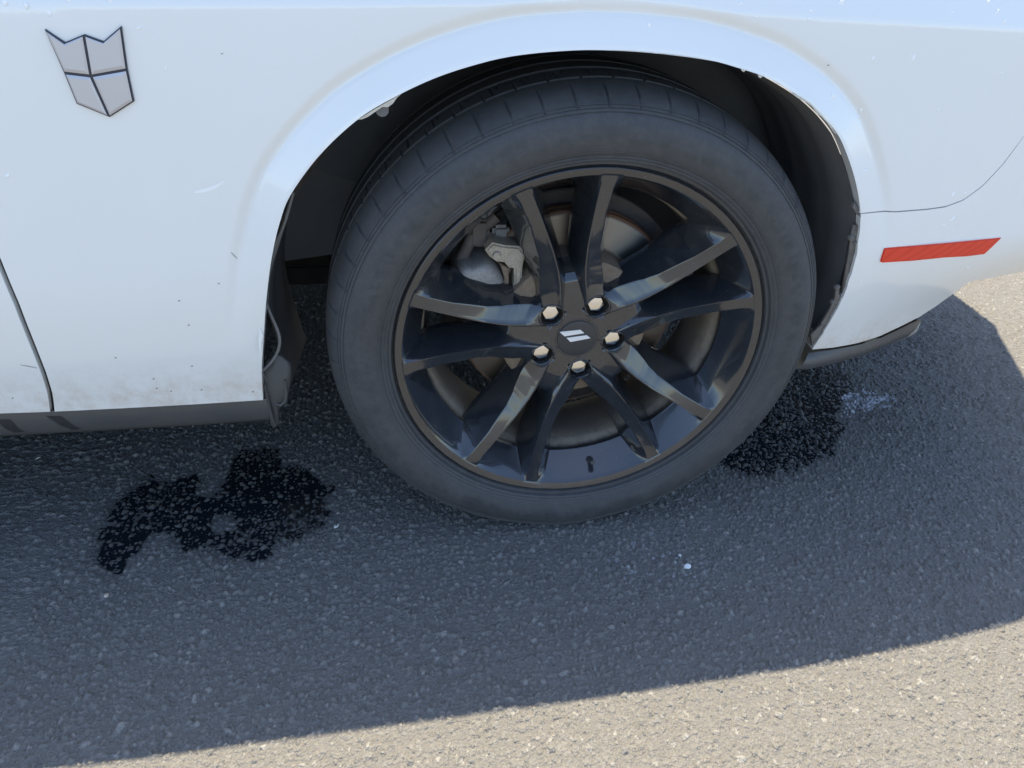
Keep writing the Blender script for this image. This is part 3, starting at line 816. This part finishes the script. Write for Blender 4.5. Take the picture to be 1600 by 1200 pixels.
splate('bumper_bracket', c4([(428, 580), (448, 600), (446, 640), (466, 655), (462, 690), (438, 735), (405, 800), (350, 880), (300, 945), (276, 972), (268, 890), (300, 860), (345, 800), (392, 720), (420, 650)]), .004, .004, BRKT, car)
for p, r_ in (((525, 290), .0045), ((408, 690), .004), ((322, 830), .0035), ((436, 600), .0045), ((545, 318), .003)):
    q = c4([p])[0]; x, z = surf(q, .003)
    lathe('rivet', [(0.0001, -.002), (r_*.6, -.0018), (r_, 0), (r_, .004)], BRKT if p[0] != 322 else DARK, car, 14, 50, loc=(x, float(body_y(x, z))+.004, z))
# small nicks along the bumper edge
# dark lower valance and lighter end piece below the bumper
def valance():
    V = []; n = 40
    topc = polyline([surf(p, .012) for p in [(1262, 550), (1302, 545), (1340, 538), (1375, 527), (1407, 512), (1437, 497)]], n)
    botp = polyline([(1243, 577), (1262, 577), (1300, 569), (1345, 556), (1385, 541), (1418, 527), (1431, 514), (1434, 500)], n)
    rows = 7
    for i in range(n):
        x0, z0 = topc[i]; y0 = float(body_y(x0, z0))+.010
        yb = .035+.10*(i/n)
        xb, zb = xz(botp[i], yb)
        for j in range(rows):
            t = j/(rows-1); V.append((x0+(xb-x0)*t, y0+(yb-y0)*t-.006*math.sin(t*math.pi), z0+(zb-z0)*t))
    for i in range(n):          # folded back underneath
        x, y, z = V[i*rows+rows-1]; V.append((x+.01, y+.12, z-.004))
    Fc = [(i*rows+j, i*rows+j+1, (i+1)*rows+j+1, (i+1)*rows+j) for i in range(n-1) for j in range(rows-1)]
    b = n*rows; Fc += [(i*rows+rows-1, b+i, b+i+1, (i+1)*rows+rows-1) for i in range(n-1)]
    o = mesh_obj('lower_valance', V, Fc, SILLM, car, 50)
valance()
def exhaust():
    a = np.array(xz((1350, 545), .14)+(0,))
    x0, z0 = xz((1395, 520), .16)
    V = []
    pts = [(1362, 541, .12), (1385, 533, .13), (1405, 524, .145), (1424, 513, .16), (1431, 503, .175)]
    P = [(*xz(p[:2], p[2])[:1], p[2], xz(p[:2], p[2])[1]) for p in pts]
    tube('valance_end', P, [.005, .008, .010, .011, .008], CAST, car, 18)
exhaust()

# ---- side marker
SMK = crop((1200, 300), 4.0, [(735, 347), (1100, 317), (1453, 283), (1400, 335), (1345, 385), (1230, 397), (1100, 406), (900, 424), (712, 438), (697, 432), (700, 420), (722, 352)])
smk = [surf(p) for p in SMK]
rec = plate('side_marker', smk, 0, .010, REFL, bumper, bevel=.0012, fy=lambda x, z: float(body_y(x, z))-.0030)
cm = np.mean(np.array(smk), 0)
rim_pts = [tuple(cm+(np.array(p)-cm)*np.array((1.022, 1.16))) for p in smk]
plate('marker_bezel', rim_pts, 0, .010, PAINT, bumper, bevel=.0008, fy=lambda x, z: float(body_y(x, z))-.0010)

# ---- badge: a plain generic shield plate in the same place, size and colours
def badge():
    def B(l): return [surf((p[0]/4.0, p[1]/4.0)) for p in l]
    out = [(285, 180), (410, 262), (530, 212), (650, 256), (762, 160), (800, 430), (842, 630), (690, 728), (485, 645), (405, 450)]
    def inset(pts, d):
        P = np.array(pts, float); area = sum(P[i-1][0]*P[i][1]-P[i][0]*P[i-1][1] for i in range(len(P))); sg = 1 if area > 0 else -1; res = []
        for i in range(len(P)):
            a = P[i]-P[i-1]; b = P[(i+1) % len(P)]-P[i]; a /= np.hypot(*a); b /= np.hypot(*b)
            na = sg*np.array((-a[1], a[0])); nb = sg*np.array((-b[1], b[0])); m = na+nb; m /= np.hypot(*m)
            res.append(tuple(P[i]+m*min(d/max(.35, float(m@na)), d*2.2)))
        return res
    Bo = plate('badge', B(out), 0, .004, BADGE_B, car, bevel=.0006, smooth=20, fy=lambda x, z: float(body_y(x, z))-.0030)
    c1_, c2_ = (575, 470), (530, 212)
    fields = [[(285, 180), (410, 262), (530, 212), (575, 470), (405, 450)], [(530, 212), (650, 256), (762, 160), (800, 430), (575, 470)],
              [(405, 450), (575, 470), (690, 728), (485, 645)], [(575, 470), (800, 430), (842, 630), (690, 728)]]
    for q in fields:
        fp = inset(q, 9.0)
        cc = B([tuple(np.mean(np.array(fp), 0))])[0]; ff = B(fp)
        bm = bmesh.new(); by = lambda x, z, o: float(body_y(x, z))-o
        base = [bm.verts.new((x, by(x, z, .0028), z)) for x, z in ff]
        edge = [bm.verts.new((x, by(x, z, .0040), z)) for x, z in ff]
        inn = [bm.verts.new((x+(cc[0]-x)*.16, by(x, z, .0050), z+(cc[1]-z)*.16)) for x, z in ff]
        k = len(ff)
        for a, b in ((base, edge), (edge, inn)):
            for i in range(k): bm.faces.new((a[i], a[(i+1) % k], b[(i+1) % k], b[i]))
        bm.faces.new(inn)
        bm_obj('badge_field', bm, BADGE_F, Bo, None)
badge()

# ---- dried drops, scratches, chips on the paint
def drops():
    bm = bmesh.new()
    pts = [(8, 5), (41, 9), (77, 21), (108, 1), (172, 1), (217, 44), (12, 275), (259, 108), (1267, 17), (1314, 5), (1264, 30), (1182, 27), (1014, 40), (1364, 92), (1427, 91), (1346, 171), (1340, 183), (1465, 173),
           (1564, 114), (1557, 20), (1568, 34), (1543, 5), (1489, 304), (1508, 302), (1488, 342), (1474, 352), (1487, 358), (1345, 440), (1414, 220), (1512, 418), (1351, 267), (1300, 152), (1157, 7), (1580, 180), (1487, 20)]
    for i, p in enumerate(pts):
        x, z = surf(p); y = float(body_y(x, z)); r = random.uniform(.0012, .0026)*(1.5 if i < 3 or i in (8, 9) else 1)
        e = random.uniform(1.0, 2.2); a = random.uniform(-.3, .8)
        mtx = Matrix.Translation((x, y, z)) @ Matrix.Rotation(a, 4, 'Y') @ Matrix.Diagonal((r, .0006, r*e, 1))
        bmesh.ops.create_icosphere(bm, subdivisions=2, radius=1, matrix=mtx)
    o = bm_obj('dried_drops', bm, CLAMPW, car, 80); o['kind'] = 'stuff'
drops()
def scratch(name, px, wpx, m):
    V = []; n = len(px)
    for i, p in enumerate(px):
        d = np.array(px[min(i+1, n-1)])-np.array(px[max(i-1, 0)]); d = d/np.hypot(*d); nn = np.array((-d[1], d[0]))
        ww = wpx*math.sin(math.pi*(i+.6)/(n+.2))*.5
        for s in (-1, 1):
            x, z = surf(tuple(np.array(p)+nn*ww*s)); V.append((x, float(body_y(x, z))-.0004, z))
    mesh_obj(name, V, [(2*i, 2*i+1, 2*i+3, 2*i+2) for i in range(n-1)], m, car)
scratch('scuff', [(303, 300), (312, 299), (325, 296), (338, 291), (350, 283)], 6.5, CLAMPW)
scratch('scuff', [(361, 394), (366, 399), (371, 404)], 1.2, SCRM)
scratch('scuff', [(32, 570), (44, 572), (58, 575)], 1.0, SCRM)
for p in [(267.5, 611), (181, 559), (240, 592), (245, 607), (315, 609), (342, 443), (300, 572), (295, 508), (280, 470), (395, 612), (20, 622), (347, 42*2), (1294, 102)]:
    scratch('chip', [(p[0]-1.6, p[1]+.3), (p[0], p[1]-.3), (p[0]+1.6, p[1]-.2)], 1.8, SCRM)

# ============================================================ WHEEL
ROT = R(9.5)
wheel_loc = (0, 0, HUBZ)
r_k = [0, .045, .06, .08, .11, .15, .2, .235, .257, .262]
def yf(r): return np.interp(r, r_k, [.041, .0395, .0375, .0340, .0300, .0250, .018, .0125, .0085, .0075])
f_ntop = interp([0, .034, .038, .045, .055, .07, .08, .10, .12, .15, .20, .257], [36, 36, 28, 22, 18.5, 14.6, 12.3, 9.3, 8.3, 8.2, 9.2, 10.3])
f_nbot = interp([0, .034, .038, .045, .055, .07, .08, .10, .115, .125, .15, .20, .229, .257], [36, 36, 27, 20.3, 16, 11, 8.2, 4.6, 2.4, 2.6, 3.8, 5.6, 6.3, 9.4])
f_btop = interp([0, .076, .080, .085, .09, .10, .11, .13, .15, .20, .24, .257], [36, 36, 33.5, 31.8, 30.4, 27.4, 24.2, 19.0, 16.4, 14.4, 14.4, 15.0])
f_bbot = interp([0, .084, .088, .092, .10, .12, .15, .20, .229, .257], [36, 36, 35.2, 34, 31.6, 27.2, 23.2, 21.2, 20.6, 17.0])
def y_arm(r): return np.interp(r, [0, .07, .095, .104, .112, .122, .2, .226, .230, .2545, .257], [.041, .041, .0425, .048, .060, .078, .074, .062, .0565, .0125, .0088])
def y_big(r): return np.interp(r, [0, .078, .082, .088, .094, .11, .205, .226, .230, .2545, .257], [.041, .046, .050, .060, .070, .080, .074, .062, .0565, .0125, .0088])
def tilt(r): return np.interp(r, [0, .05, .07, .09, .12, .16, .22, .257], [0, 0, .006, .014, .0125, .0075, .002, 0])
def lug_pocket(x, z):
    d = np.full(np.shape(x), 9.0)
    for k in range(5):
        a = R(36+72*k); d = np.minimum(d, np.hypot(x-.0575*np.cos(a+math.pi/2), z-.0575*np.sin(a+math.pi/2)))
    return d
def wheel_mesh():
    rs = np.unique(np.round(np.concatenate([[.012, .02, .028, .031, .0335], np.arange(.036, .086, .001), np.arange(.086, .13, .002), np.arange(.13, .205, .004),
                                            np.arange(.205, .224, .003), np.arange(.224, .232, .001), np.arange(.232, .254, .004), [.2530, .2545, .2555, .257]]), 5))
    global cols
    def cols(r):
        ch = .0008/r*57.3
        nb, ntp, bt, bb_ = float(f_nbot(r)), float(f_ntop(r)), float(f_btop(r)), float(f_bbot(r))
        ya, yb, yt = float(y_arm(r)), float(y_big(r)), float(yf(r)); tl = float(tilt(r))
        ntp = min(ntp, 36); bt = min(max(bt, ntp), 36); bb_ = min(max(bb_, bt), 36); nb = min(nb, ntp)
        out = []
        fr = smooth01((r-.040)/.02)
        # arm floor
        for t in np.linspace(0, 1, 5): out.append((nb*t, ya))
        # narrow side wall
        c1_ = min(ch, (ntp-nb)*.3)
        hgt = ya-yt
        for t in (.06, .3, .6, .85): out.append((nb+(ntp-c1_-nb)*t, ya-hgt*(t**1.05)*.97))
        out.append((ntp-c1_*.45, yt+hgt*.03+min(.0006, hgt*.1)))
        # spoke face; it leans back towards the big opening near the hub
        cw = min(ch, (bt-ntp)*.15)
        for t in (0, .0, .06, .15, .3, .45, .6, .72, .84, .93, 1.0):
            pass
        ts = [0.0, .07, .16, .28, .4, .52, .64, .76, .86, .94, 1.0]
        for t in ts:
            a = ntp+cw+(bt-cw-ntp-cw)*t; e = t*t*(3-2*t)
            out.append((a, yt+tl*(t if t > .07 else .3*t)*fr))
        ye = yt+tl*fr; hb = yb-ye
        out.append((bt+min(ch, (bb_-bt)*.3)*.5, ye+.0007 if hb > .001 else ye))
        for t in (.15, .4, .7, .94): out.append((bt+(bb_-bt)*t, ye+hb*t**.95))
        for t in np.linspace(0, 1, 5): out.append((bb_+(36-bb_)*t, yb))
        return out
    base = [cols(r) for r in rs]; nc = len(base[0]); V = []; J = []
    W_ = np.array(base)                      # rows, nc, 2
    ang = []; yy = []; tag_ = []
    full = []
    for k in range(5):
        for mir in (-1, 1):
            order = range(nc-1, 0, -1) if mir == -1 else range(0, nc-1)
            for c in order: full.append((k, mir, c))
    nf = len(full)
    P = np.zeros((len(rs), nf, 3))
    for j, (k, mir, c) in enumerate(full):
        a = np.radians(90)-np.radians(72*k)-mir*np.radians(W_[:, c, 0])
        P[:, j, 0] = rs*np.cos(a); P[:, j, 2] = rs*np.sin(a); P[:, j, 1] = W_[:, c, 1]
    d = lug_pocket(P[..., 0], P[..., 2])
    dep = np.interp(d, [0, .0165, .0172, .0180, .0186], [.030, .030, .026, .004, 0])
    floor_ = .066
    P[..., 1] = np.where(d < .0186, np.maximum(P[..., 1], np.minimum(P[..., 1]+dep, floor_)), P[..., 1])
    idx = np.arange(len(rs)*nf).reshape(len(rs), nf); V = P.reshape(-1, 3).tolist(); Fc = []
    for i in range(len(rs)-1):
        rm = (rs[i]+rs[i+1])/2
        for j in range(nf):
            c = full[j][2]; c2 = full[(j+1) % nf][2]
            lo, hi = min(c, c2), max(c, c2)
            if hi <= 4 and .116 < rm < .2292: continue
            if lo >= nc-5 and .092 < rm < .2292: continue
            Fc.append((idx[i, j], idx[i, (j+1) % nf], idx[i+1, (j+1) % nf], idx[i+1, j]))
    # lip rings
    last = idx[-1]
    for (r, y) in [(.2578, .0078), (.2600, .0070), (.2640, .0055), (.2672, .0045), (.2682, .0052), (.2688, .0085), (.2705, .0100), (.2722, .0085), (.2728, .0110), (.270, .020)]:
        new = []
        for j, (k, mir, c) in enumerate(full):
            a = math.radians(90-72*k)-mir*math.radians(W_[-1, c, 0]); new.append(len(V)); V.append([r*math.cos(a), y, r*math.sin(a)])
        for j in range(nf): Fc.append((last[j], last[(j+1) % nf], new[(j+1) % nf], new[j]))
        last = new
    # return wall behind spokes so the openings have a back edge
    bm = bmesh.new(); vv = [bm.verts.new(v) for v in V]
    for f in Fc:
        try: bm.faces.new([vv[int(q)] for q in f])
        except ValueError: pass
    bmesh.ops.remove_doubles(bm, verts=bm.verts, dist=.00006)
    edges = [e for e in bm.edges if e.is_boundary and all(.04 < math.hypot(v.co.x, v.co.z) < .2285 for v in e.verts)]
    r_ = bmesh.ops.extrude_edge_only(bm, edges=edges)
    for v in r_['geom']:
        if isinstance(v, bmesh.types.BMVert): v.co.y += .012
    bmesh.ops.recalc_face_normals(bm, faces=bm.faces)
    o = bm_obj('wheel', bm, GLOSS, car, 27, wheel_loc)
    # make sure faces look outwards
    o.rotation_euler = (0, -ROT, 0)
    return o
wheel = wheel_mesh()
# tyre
ZFLAT = -HUBZ-.0005
NB = 56
def tyre():
    prof = [(.2700, .016), (.2712, .010), (.2728, .0035), (.2745, .0030), (.2765, .0030), (.2775, -.0022), (.2800, -.0042), (.2815, -.0036), (.2828, -.0052), (.2850, -.0060), (.2862, -.0052), (.2875, -.0066),
            (.292, -.0088), (.298, -.0106), (.304, -.0118), (.310, -.0122), (.316, -.0118), (.322, -.0106), (.328, -.0085), (.333, -.0058), (.3352, -.0038), (.3362, -.0024), (.3372, -.0032), (.3392, -.0020), (.3402, -.0002), (.3412, -.0010),
            (.3428, .0005), (.3436, .0020), (.3444, .0014),
            (.3470, .0050), (.3520, .0130), (.3560, .0230), (.3590, .0340), (.3610, .0440), (.3618, .0500), (.3620, .0520), (.3560, .0525), (.3560, .0600), (.3625, .0605), (.3635, .080), (.3638, .0960), (.3570, .0965), (.3570, .106), (.3640, .1065), (.3640, .137),
            (.3570, .1375), (.3570, .147), (.3638, .1475), (.363, .165), (.3625, .1830), (.3560, .1835), (.3560, .191), (.3620, .1915), (.3590, .205), (.353, .220), (.3440, .232), (.325, .240), (.30, .238), (.27, .222)]
    SUBD = 20; n = NB*SUBD
    V = []
    for i in range(n):
        a = 2*math.pi*i/n; k = i % SUBD
        for (r, y) in prof:
            rr = r; yy = y
            if .010 < y < .0380 and k in (0,):         # open shoulder slots
                rr -= .0024*min(1, (y-.010)/.006)
            if .0005 <= y <= .013 and k == 0 and r > .3425: rr -= .0016
            if .060 < y < .0962 and (i+int(y*300)) % SUBD == 9: rr -= .004
            V.append([rr*math.cos(a), yy, rr*math.sin(a)])
    V = np.array(V)
    # loaded tyre: flat at the ground, slight bulge of the sidewall above it
    z = V[:, 2]; c_, s_ = math.cos(0), math.sin(0)
    low = z < ZFLAT; amt = np.clip((-.30-z)/.05, 0, 1)*np.clip((.09-np.abs(V[:, 0]))/.09, 0, 1)
    V[:, 1] -= .004*amt*(V[:, 1] < .05)
    V[low, 2] = ZFLAT+.0
    p = len(prof); ii = np.arange(n)
    Fc = []
    for i in range(n):
        j = (i+1) % n
        for q in range(p-1): Fc.append((i*p+q, j*p+q, j*p+q+1, i*p+q+1))
    me = bpy.data.meshes.new('tyre'); me.from_pydata(V.tolist(), [], Fc); me.materials.append(RUBBER)
    me.polygons.foreach_set('use_smooth', [True]*len(me.polygons)); me.set_sharp_from_angle(angle=R(38))
    o = bpy.data.objects.new('tyre', me); COL.objects.link(o); o.parent = wheel
    o.rotation_euler = (0, ROT, 0)     # the flat stays at the ground although the rim is turned
    return o
ty = tyre()
# barrel behind the spokes
lathe('rim_barrel', [(.2290, .0575), (.2292, .0620), (.2302, .0660), (.2300, .0700), (.2270, .0760), (.2245, .0800), (.2235, .0850), (.2225, .1050), (.2205, .1180), (.2190, .1500), (.2230, .170), (.2320, .188), (.2440, .200), (.2500, .205), (.2640, .208), (.2640, .195)], BARREL, wheel, 200, 50)
# centre cap with its two slanted bars
lathe('centre_cap', [(0.0001, .0375), (.018, .0376), (.0275, .0382), (.0296, .0388), (.0303, .0400), (.0303, .046), (.0312, .046), (.0315, .0412), (.0335, .0408), (.0340, .0415)], CAPM, wheel, 96, 40)
def bars():
    for q in ([(525, 628), (755, 603), (798, 640), (580, 675)], [(600, 692), (825, 662), (865, 695), (645, 737)]):
        pts = []
        for p in crop((800, 430), 7.06, q):
            X = on(p, 1, .0370); x, z = X[0], X[2]-HUBZ
            c, s = math.cos(-ROT), math.sin(-ROT); pts.append((x*c-z*s, x*s+z*c))
        plate('emblem_bar', pts, .0368, .0012, SILVER, wheel, bevel=.00015)
bars()
# lug nuts
def lug():
    bm = bmesh.new(); n = 6; rf, rb = .0118, .0128
    rings = []
    for (r, y, k) in ((.0001, -.0016, 6), (.0075, -.0015, 6), (.0118, -.0006, 6), (.0146, .0030, 6), (.0148, .020, 6)):
        rings.append([bm.verts.new((r*math.cos(math.pi/3*i+.2), y, r*math.sin(math.pi/3*i+.2))) for i in range(6)])
    for a, b in zip(rings[:-1], rings[1:]):
        for i in range(6): bm.faces.new((a[i], a[(i+1) % 6], b[(i+1) % 6], b[i]))
    bmesh.ops.remove_doubles(bm, verts=bm.verts, dist=.0003)
    return bm
first = None
for k in range(5):
    a = R(90+36+72*k)
    if first is None:
        first = bm_obj('lug_nut', lug(), CHROME, wheel, 25); o = first
    else:
        o = first.copy(); COL.objects.link(o); o.parent = wheel
    o.location = (.0575*math.cos(a), 0.0495, .0575*math.sin(a)); o.rotation_euler = (random.uniform(-.015, .015), random.uniform(-.6, .6), random.uniform(-.015, .015))
def socket():
    ang0 = R(90+36); V = []; n = 64; cx, cz = .0575*math.cos(ang0), .0575*math.sin(ang0)
    def hgt(x, z):
        r = math.hypot(x, z); a = (math.degrees(math.atan2(z, x))-90) % 72; a = min(a, 72-a)
        c = np.array(cols(max(r, .012))); return float(np.interp(a, c[:, 0], c[:, 1]))
    rings = []
    for rr, dy, fixed in ((.0190, .0004, None), (.0182, -.0005, None), (.0172, -.0004, None), (.0166, .0005, None), (.0164, .003, None), (.0160, 0, .066), (.0100, 0, .067)):
        row = []
        for i in range(n):
            a = 2*math.pi*i/n; x, z = cx+rr*math.cos(a), cz+rr*math.sin(a)
            hx, hz = cx+max(rr, .0188)*math.cos(a), cz+max(rr, .0188)*math.sin(a)
            y = fixed if fixed else hgt(hx, hz)+dy
            row.append(len(V)); V.append((x-cx, y-.05, z-cz))
        rings.append(row)
    Fc = [(a[i], a[(i+1) % n], b[(i+1) % n], b[i]) for a, b in zip(rings[:-1], rings[1:]) for i in range(n)]
    o = mesh_obj('lug_socket', V, Fc, GLOSS, wheel, 40)
    for k in range(5):
        q = o if k == 0 else o.copy()
        if k: COL.objects.link(q); q.parent = wheel
        a = ang0+R(72*k); q.location = (.0575*math.cos(a), .05, .0575*math.sin(a)); q.rotation_euler = (0, -R(72*k), 0)
socket()
# washers / studs in pockets: valve stem
def valve():
    c, s = math.cos(-ROT), math.sin(-ROT)
    p0 = np.array((.0415, .037, -.238)); p1 = np.array((.0400, .014, -.2235))
    def rot(p): return (p[0]*c-p[2]*s, p[1], p[0]*s+p[2]*c)
    P = [rot(p0+(p1-p0)*t) for t in (-.1, .0, .12, .45, .5, .55, .95, 1.0)]
    tube('valve_stem', P, [.0066, .0066, .0048, .0042, .0036, .0040, .0040, .0030], RUBBER, wheel, 16)
valve()

# ============================================================ BRAKE
BC = (0, 0, HUBZ)
bd = lathe('brake_disc', [(.0001, .062), (.060, .062), (.105, .064), (.113, .070), (.1155, .108), (.118, .1125), (.1195, .113), (.1650, .113), (.1680, .1140), (.1700, .116), (.1705, .1225), (.1600, .1235), (.1600, .130), (.1705, .131), (.1705, .138), (.168, .1395), (.10, .1395)], DISC, car, 160, 35, loc=BC)
lathe('disc_hat', [(.0001, .0610), (.060, .0610), (.1055, .0628), (.1140, .0690), (.1168, .1085), (.1172, .1122)], HAT, bd, 120, 40)
lathe('splash_shield', [(.09, .150), (.150, .149), (.182, .147), (.190, .143), (.1915, .146), (.19, .150), (.09, .153)], SHIELD, car, 100, 40, arc=(R(-20), R(200)), loc=BC)
def caliper():
    # body: rounded casting, outboard face seen through the spokes
    pts = [(-.152, .104), (-.128, .107), (-.108, .084), (-.104, .066), (-.118, .056), (-.150, .056), (-.172, .066), (-.176, .086), (-.166, .104)]
    P = smoothcurve([(x, z+HUBZ) for x, z in pts]+[(pts[0][0], pts[0][1]+HUBZ)], 40)[:-1]
    V = []; n = len(P); c = P.mean(0)
    prof = [(1.06, .150), (1.05, .105), (1.0, .088), (.93, .080), (.80, .0755), (.55, .073), (.25, .0725)]
    for s, y in prof:
        for x, z in P: q = c+(np.array((x, z))-c)*s; V.append((q[0], y+.006*(q[0]-c[0])/.04, q[1]))
    Fc = [(k*n+i, k*n+(i+1) % n, (k+1)*n+(i+1) % n, (k+1)*n+i) for k in range(len(prof)-1) for i in range(n)]+[tuple((len(prof)-1)*n+i for i in range(n))]
    cb = mesh_obj('brake_caliper', V, [f[::-1] for f in Fc], CAST, car, 50)
    bk = [(-.134, .128), (-.124, .139), (-.106, .134), (-.086, .132), (-.077, .121), (-.080, .100), (-.080, .080), (-.084, .050), (-.094, .050), (-.091, .080), (-.092, .098), (-.100, .100), (-.106, .108), (-.118, .110), (-.128, .118)]
    plate('caliper_bracket', [(x, z+HUBZ) for x, z in bk], .078, .040, BRACK, cb, bevel=.003, smooth=50)
    plate('brake_pad', [(x, z+HUBZ) for x, z in [(-.112, .104), (-.099, .095), (-.097, .060), (-.104, .052), (-.112, .060), (-.104, .078)]], .086, .02, HAT, cb, bevel=.001)
    box('bridge', -.155, -.125, .100, .16, .122+HUBZ, .165+HUBZ, SHIELD, cb, .006)
    box('bridge', -.12, -.095, .110, .16, .128+HUBZ, .150+HUBZ, CAST, cb, .005)
    lathe('bolt', [(.0001, -.004), (.0055, -.004), (.0062, -.003), (.0062, .003)], BRACK, cb, 6, 20, loc=(-.118, .078, .121+HUBZ))
    tube('brake_hose', [(-.14, .13, .06+HUBZ), (-.155, .15, .02+HUBZ), (-.14, .18, .05+HUBZ), (-.11, .24, .14+HUBZ)], .0055, DARK, cb)
    tube('guide_pin', [(-.165, .11, .10+HUBZ), (-.150, .11, .135+HUBZ), (-.115, .112, .165+HUBZ)], .009, SHIELD, cb)
caliper()
# knuckle and suspension arms behind the disc
lathe('wheel_knuckle', [(.0001, .16), (.085, .16), (.09, .20), (.05, .26), (.045, .34)], SHIELD, car, 40, 40, loc=BC)
tube('suspension_arm', [(-.02, .19, .27), (-.12, .34, .24), (-.16, .52, .25)], .02, SHIELD, car)
tube('suspension_arm', [(.03, .20, .26), (.06, .42, .24), (.06, .62, .25)], .022, SHIELD, car)

# ---- the other three wheels
def copy_wheel(loc, rz):
    c = wheel.copy(); COL.objects.link(c); c.parent = car; c.matrix_parent_inverse = Matrix.Translation(-car.location)
    c.location = loc; c.rotation_euler = (0, -ROT, rz)
    for ch in wheel.children:
        d = ch.copy(); COL.objects.link(d); d.parent = c
for loc, rz in (((FWX, 0, HUBZ), 0), ((0, 1.92, HUBZ), math.pi), ((FWX, 1.92, HUBZ), math.pi)): copy_wheel(loc, rz)

# ============================================================ SMALL DEBRIS
def pebble(px, s, col, label, name='pebble', cat='pebble', flat=.5, el=1.0, rz=0.0):
    x, y = gpt(px); bm = bmesh.new(); bmesh.ops.create_icosphere(bm, subdivisions=2, radius=1)
    for v in bm.verts:
        k = 1+random.uniform(-.18, .18); v.co = Vector((v.co.x*s*el*k, v.co.y*s*k, v.co.z*s*flat*k))
    m = mat(name+'_material', col, .7)
    o = bm_obj(name, bm, m, None, 20, (x, y, s*flat*.6+.0012)); o.rotation_euler = (0, 0, rz)
    o['label'] = label; o['category'] = cat; return o
pebble((1073, 887), .0055, (.72, .74, .76), 'white pebble on the shaded asphalt below the tyre', flat=.55, el=1.2, rz=.3)
pebble((525.6, 823.5), .0034, (.62, .60, .55), 'pale pebble on the asphalt just right of the two-lobed stain', flat=.5, el=1.5, rz=.8)
pebble((167, 932), .0036, (.55, .45, .36), 'tan pebble on the shaded asphalt below the left end of the dark stain', flat=.6)
pebble((1062, 869), .0028, (.62, .62, .60), 'tiny grey-white pebble beside the larger white pebble', flat=.6)
def straw(a, b, label):
    p, q = gpt(a), gpt(b)
    o = tube('straw', [(p[0], p[1], .0035), ((p[0]+q[0])/2, (p[1]+q[1])/2, .005), (q[0], q[1], .0038)], .0010, mat('straw_material', (.62, .60, .48), .7), None, 6)
    o['label'] = label; o['category'] = 'straw'
straw((57, 720), (64, 717), 'short pale straw lying in shade under the left end of the sill')
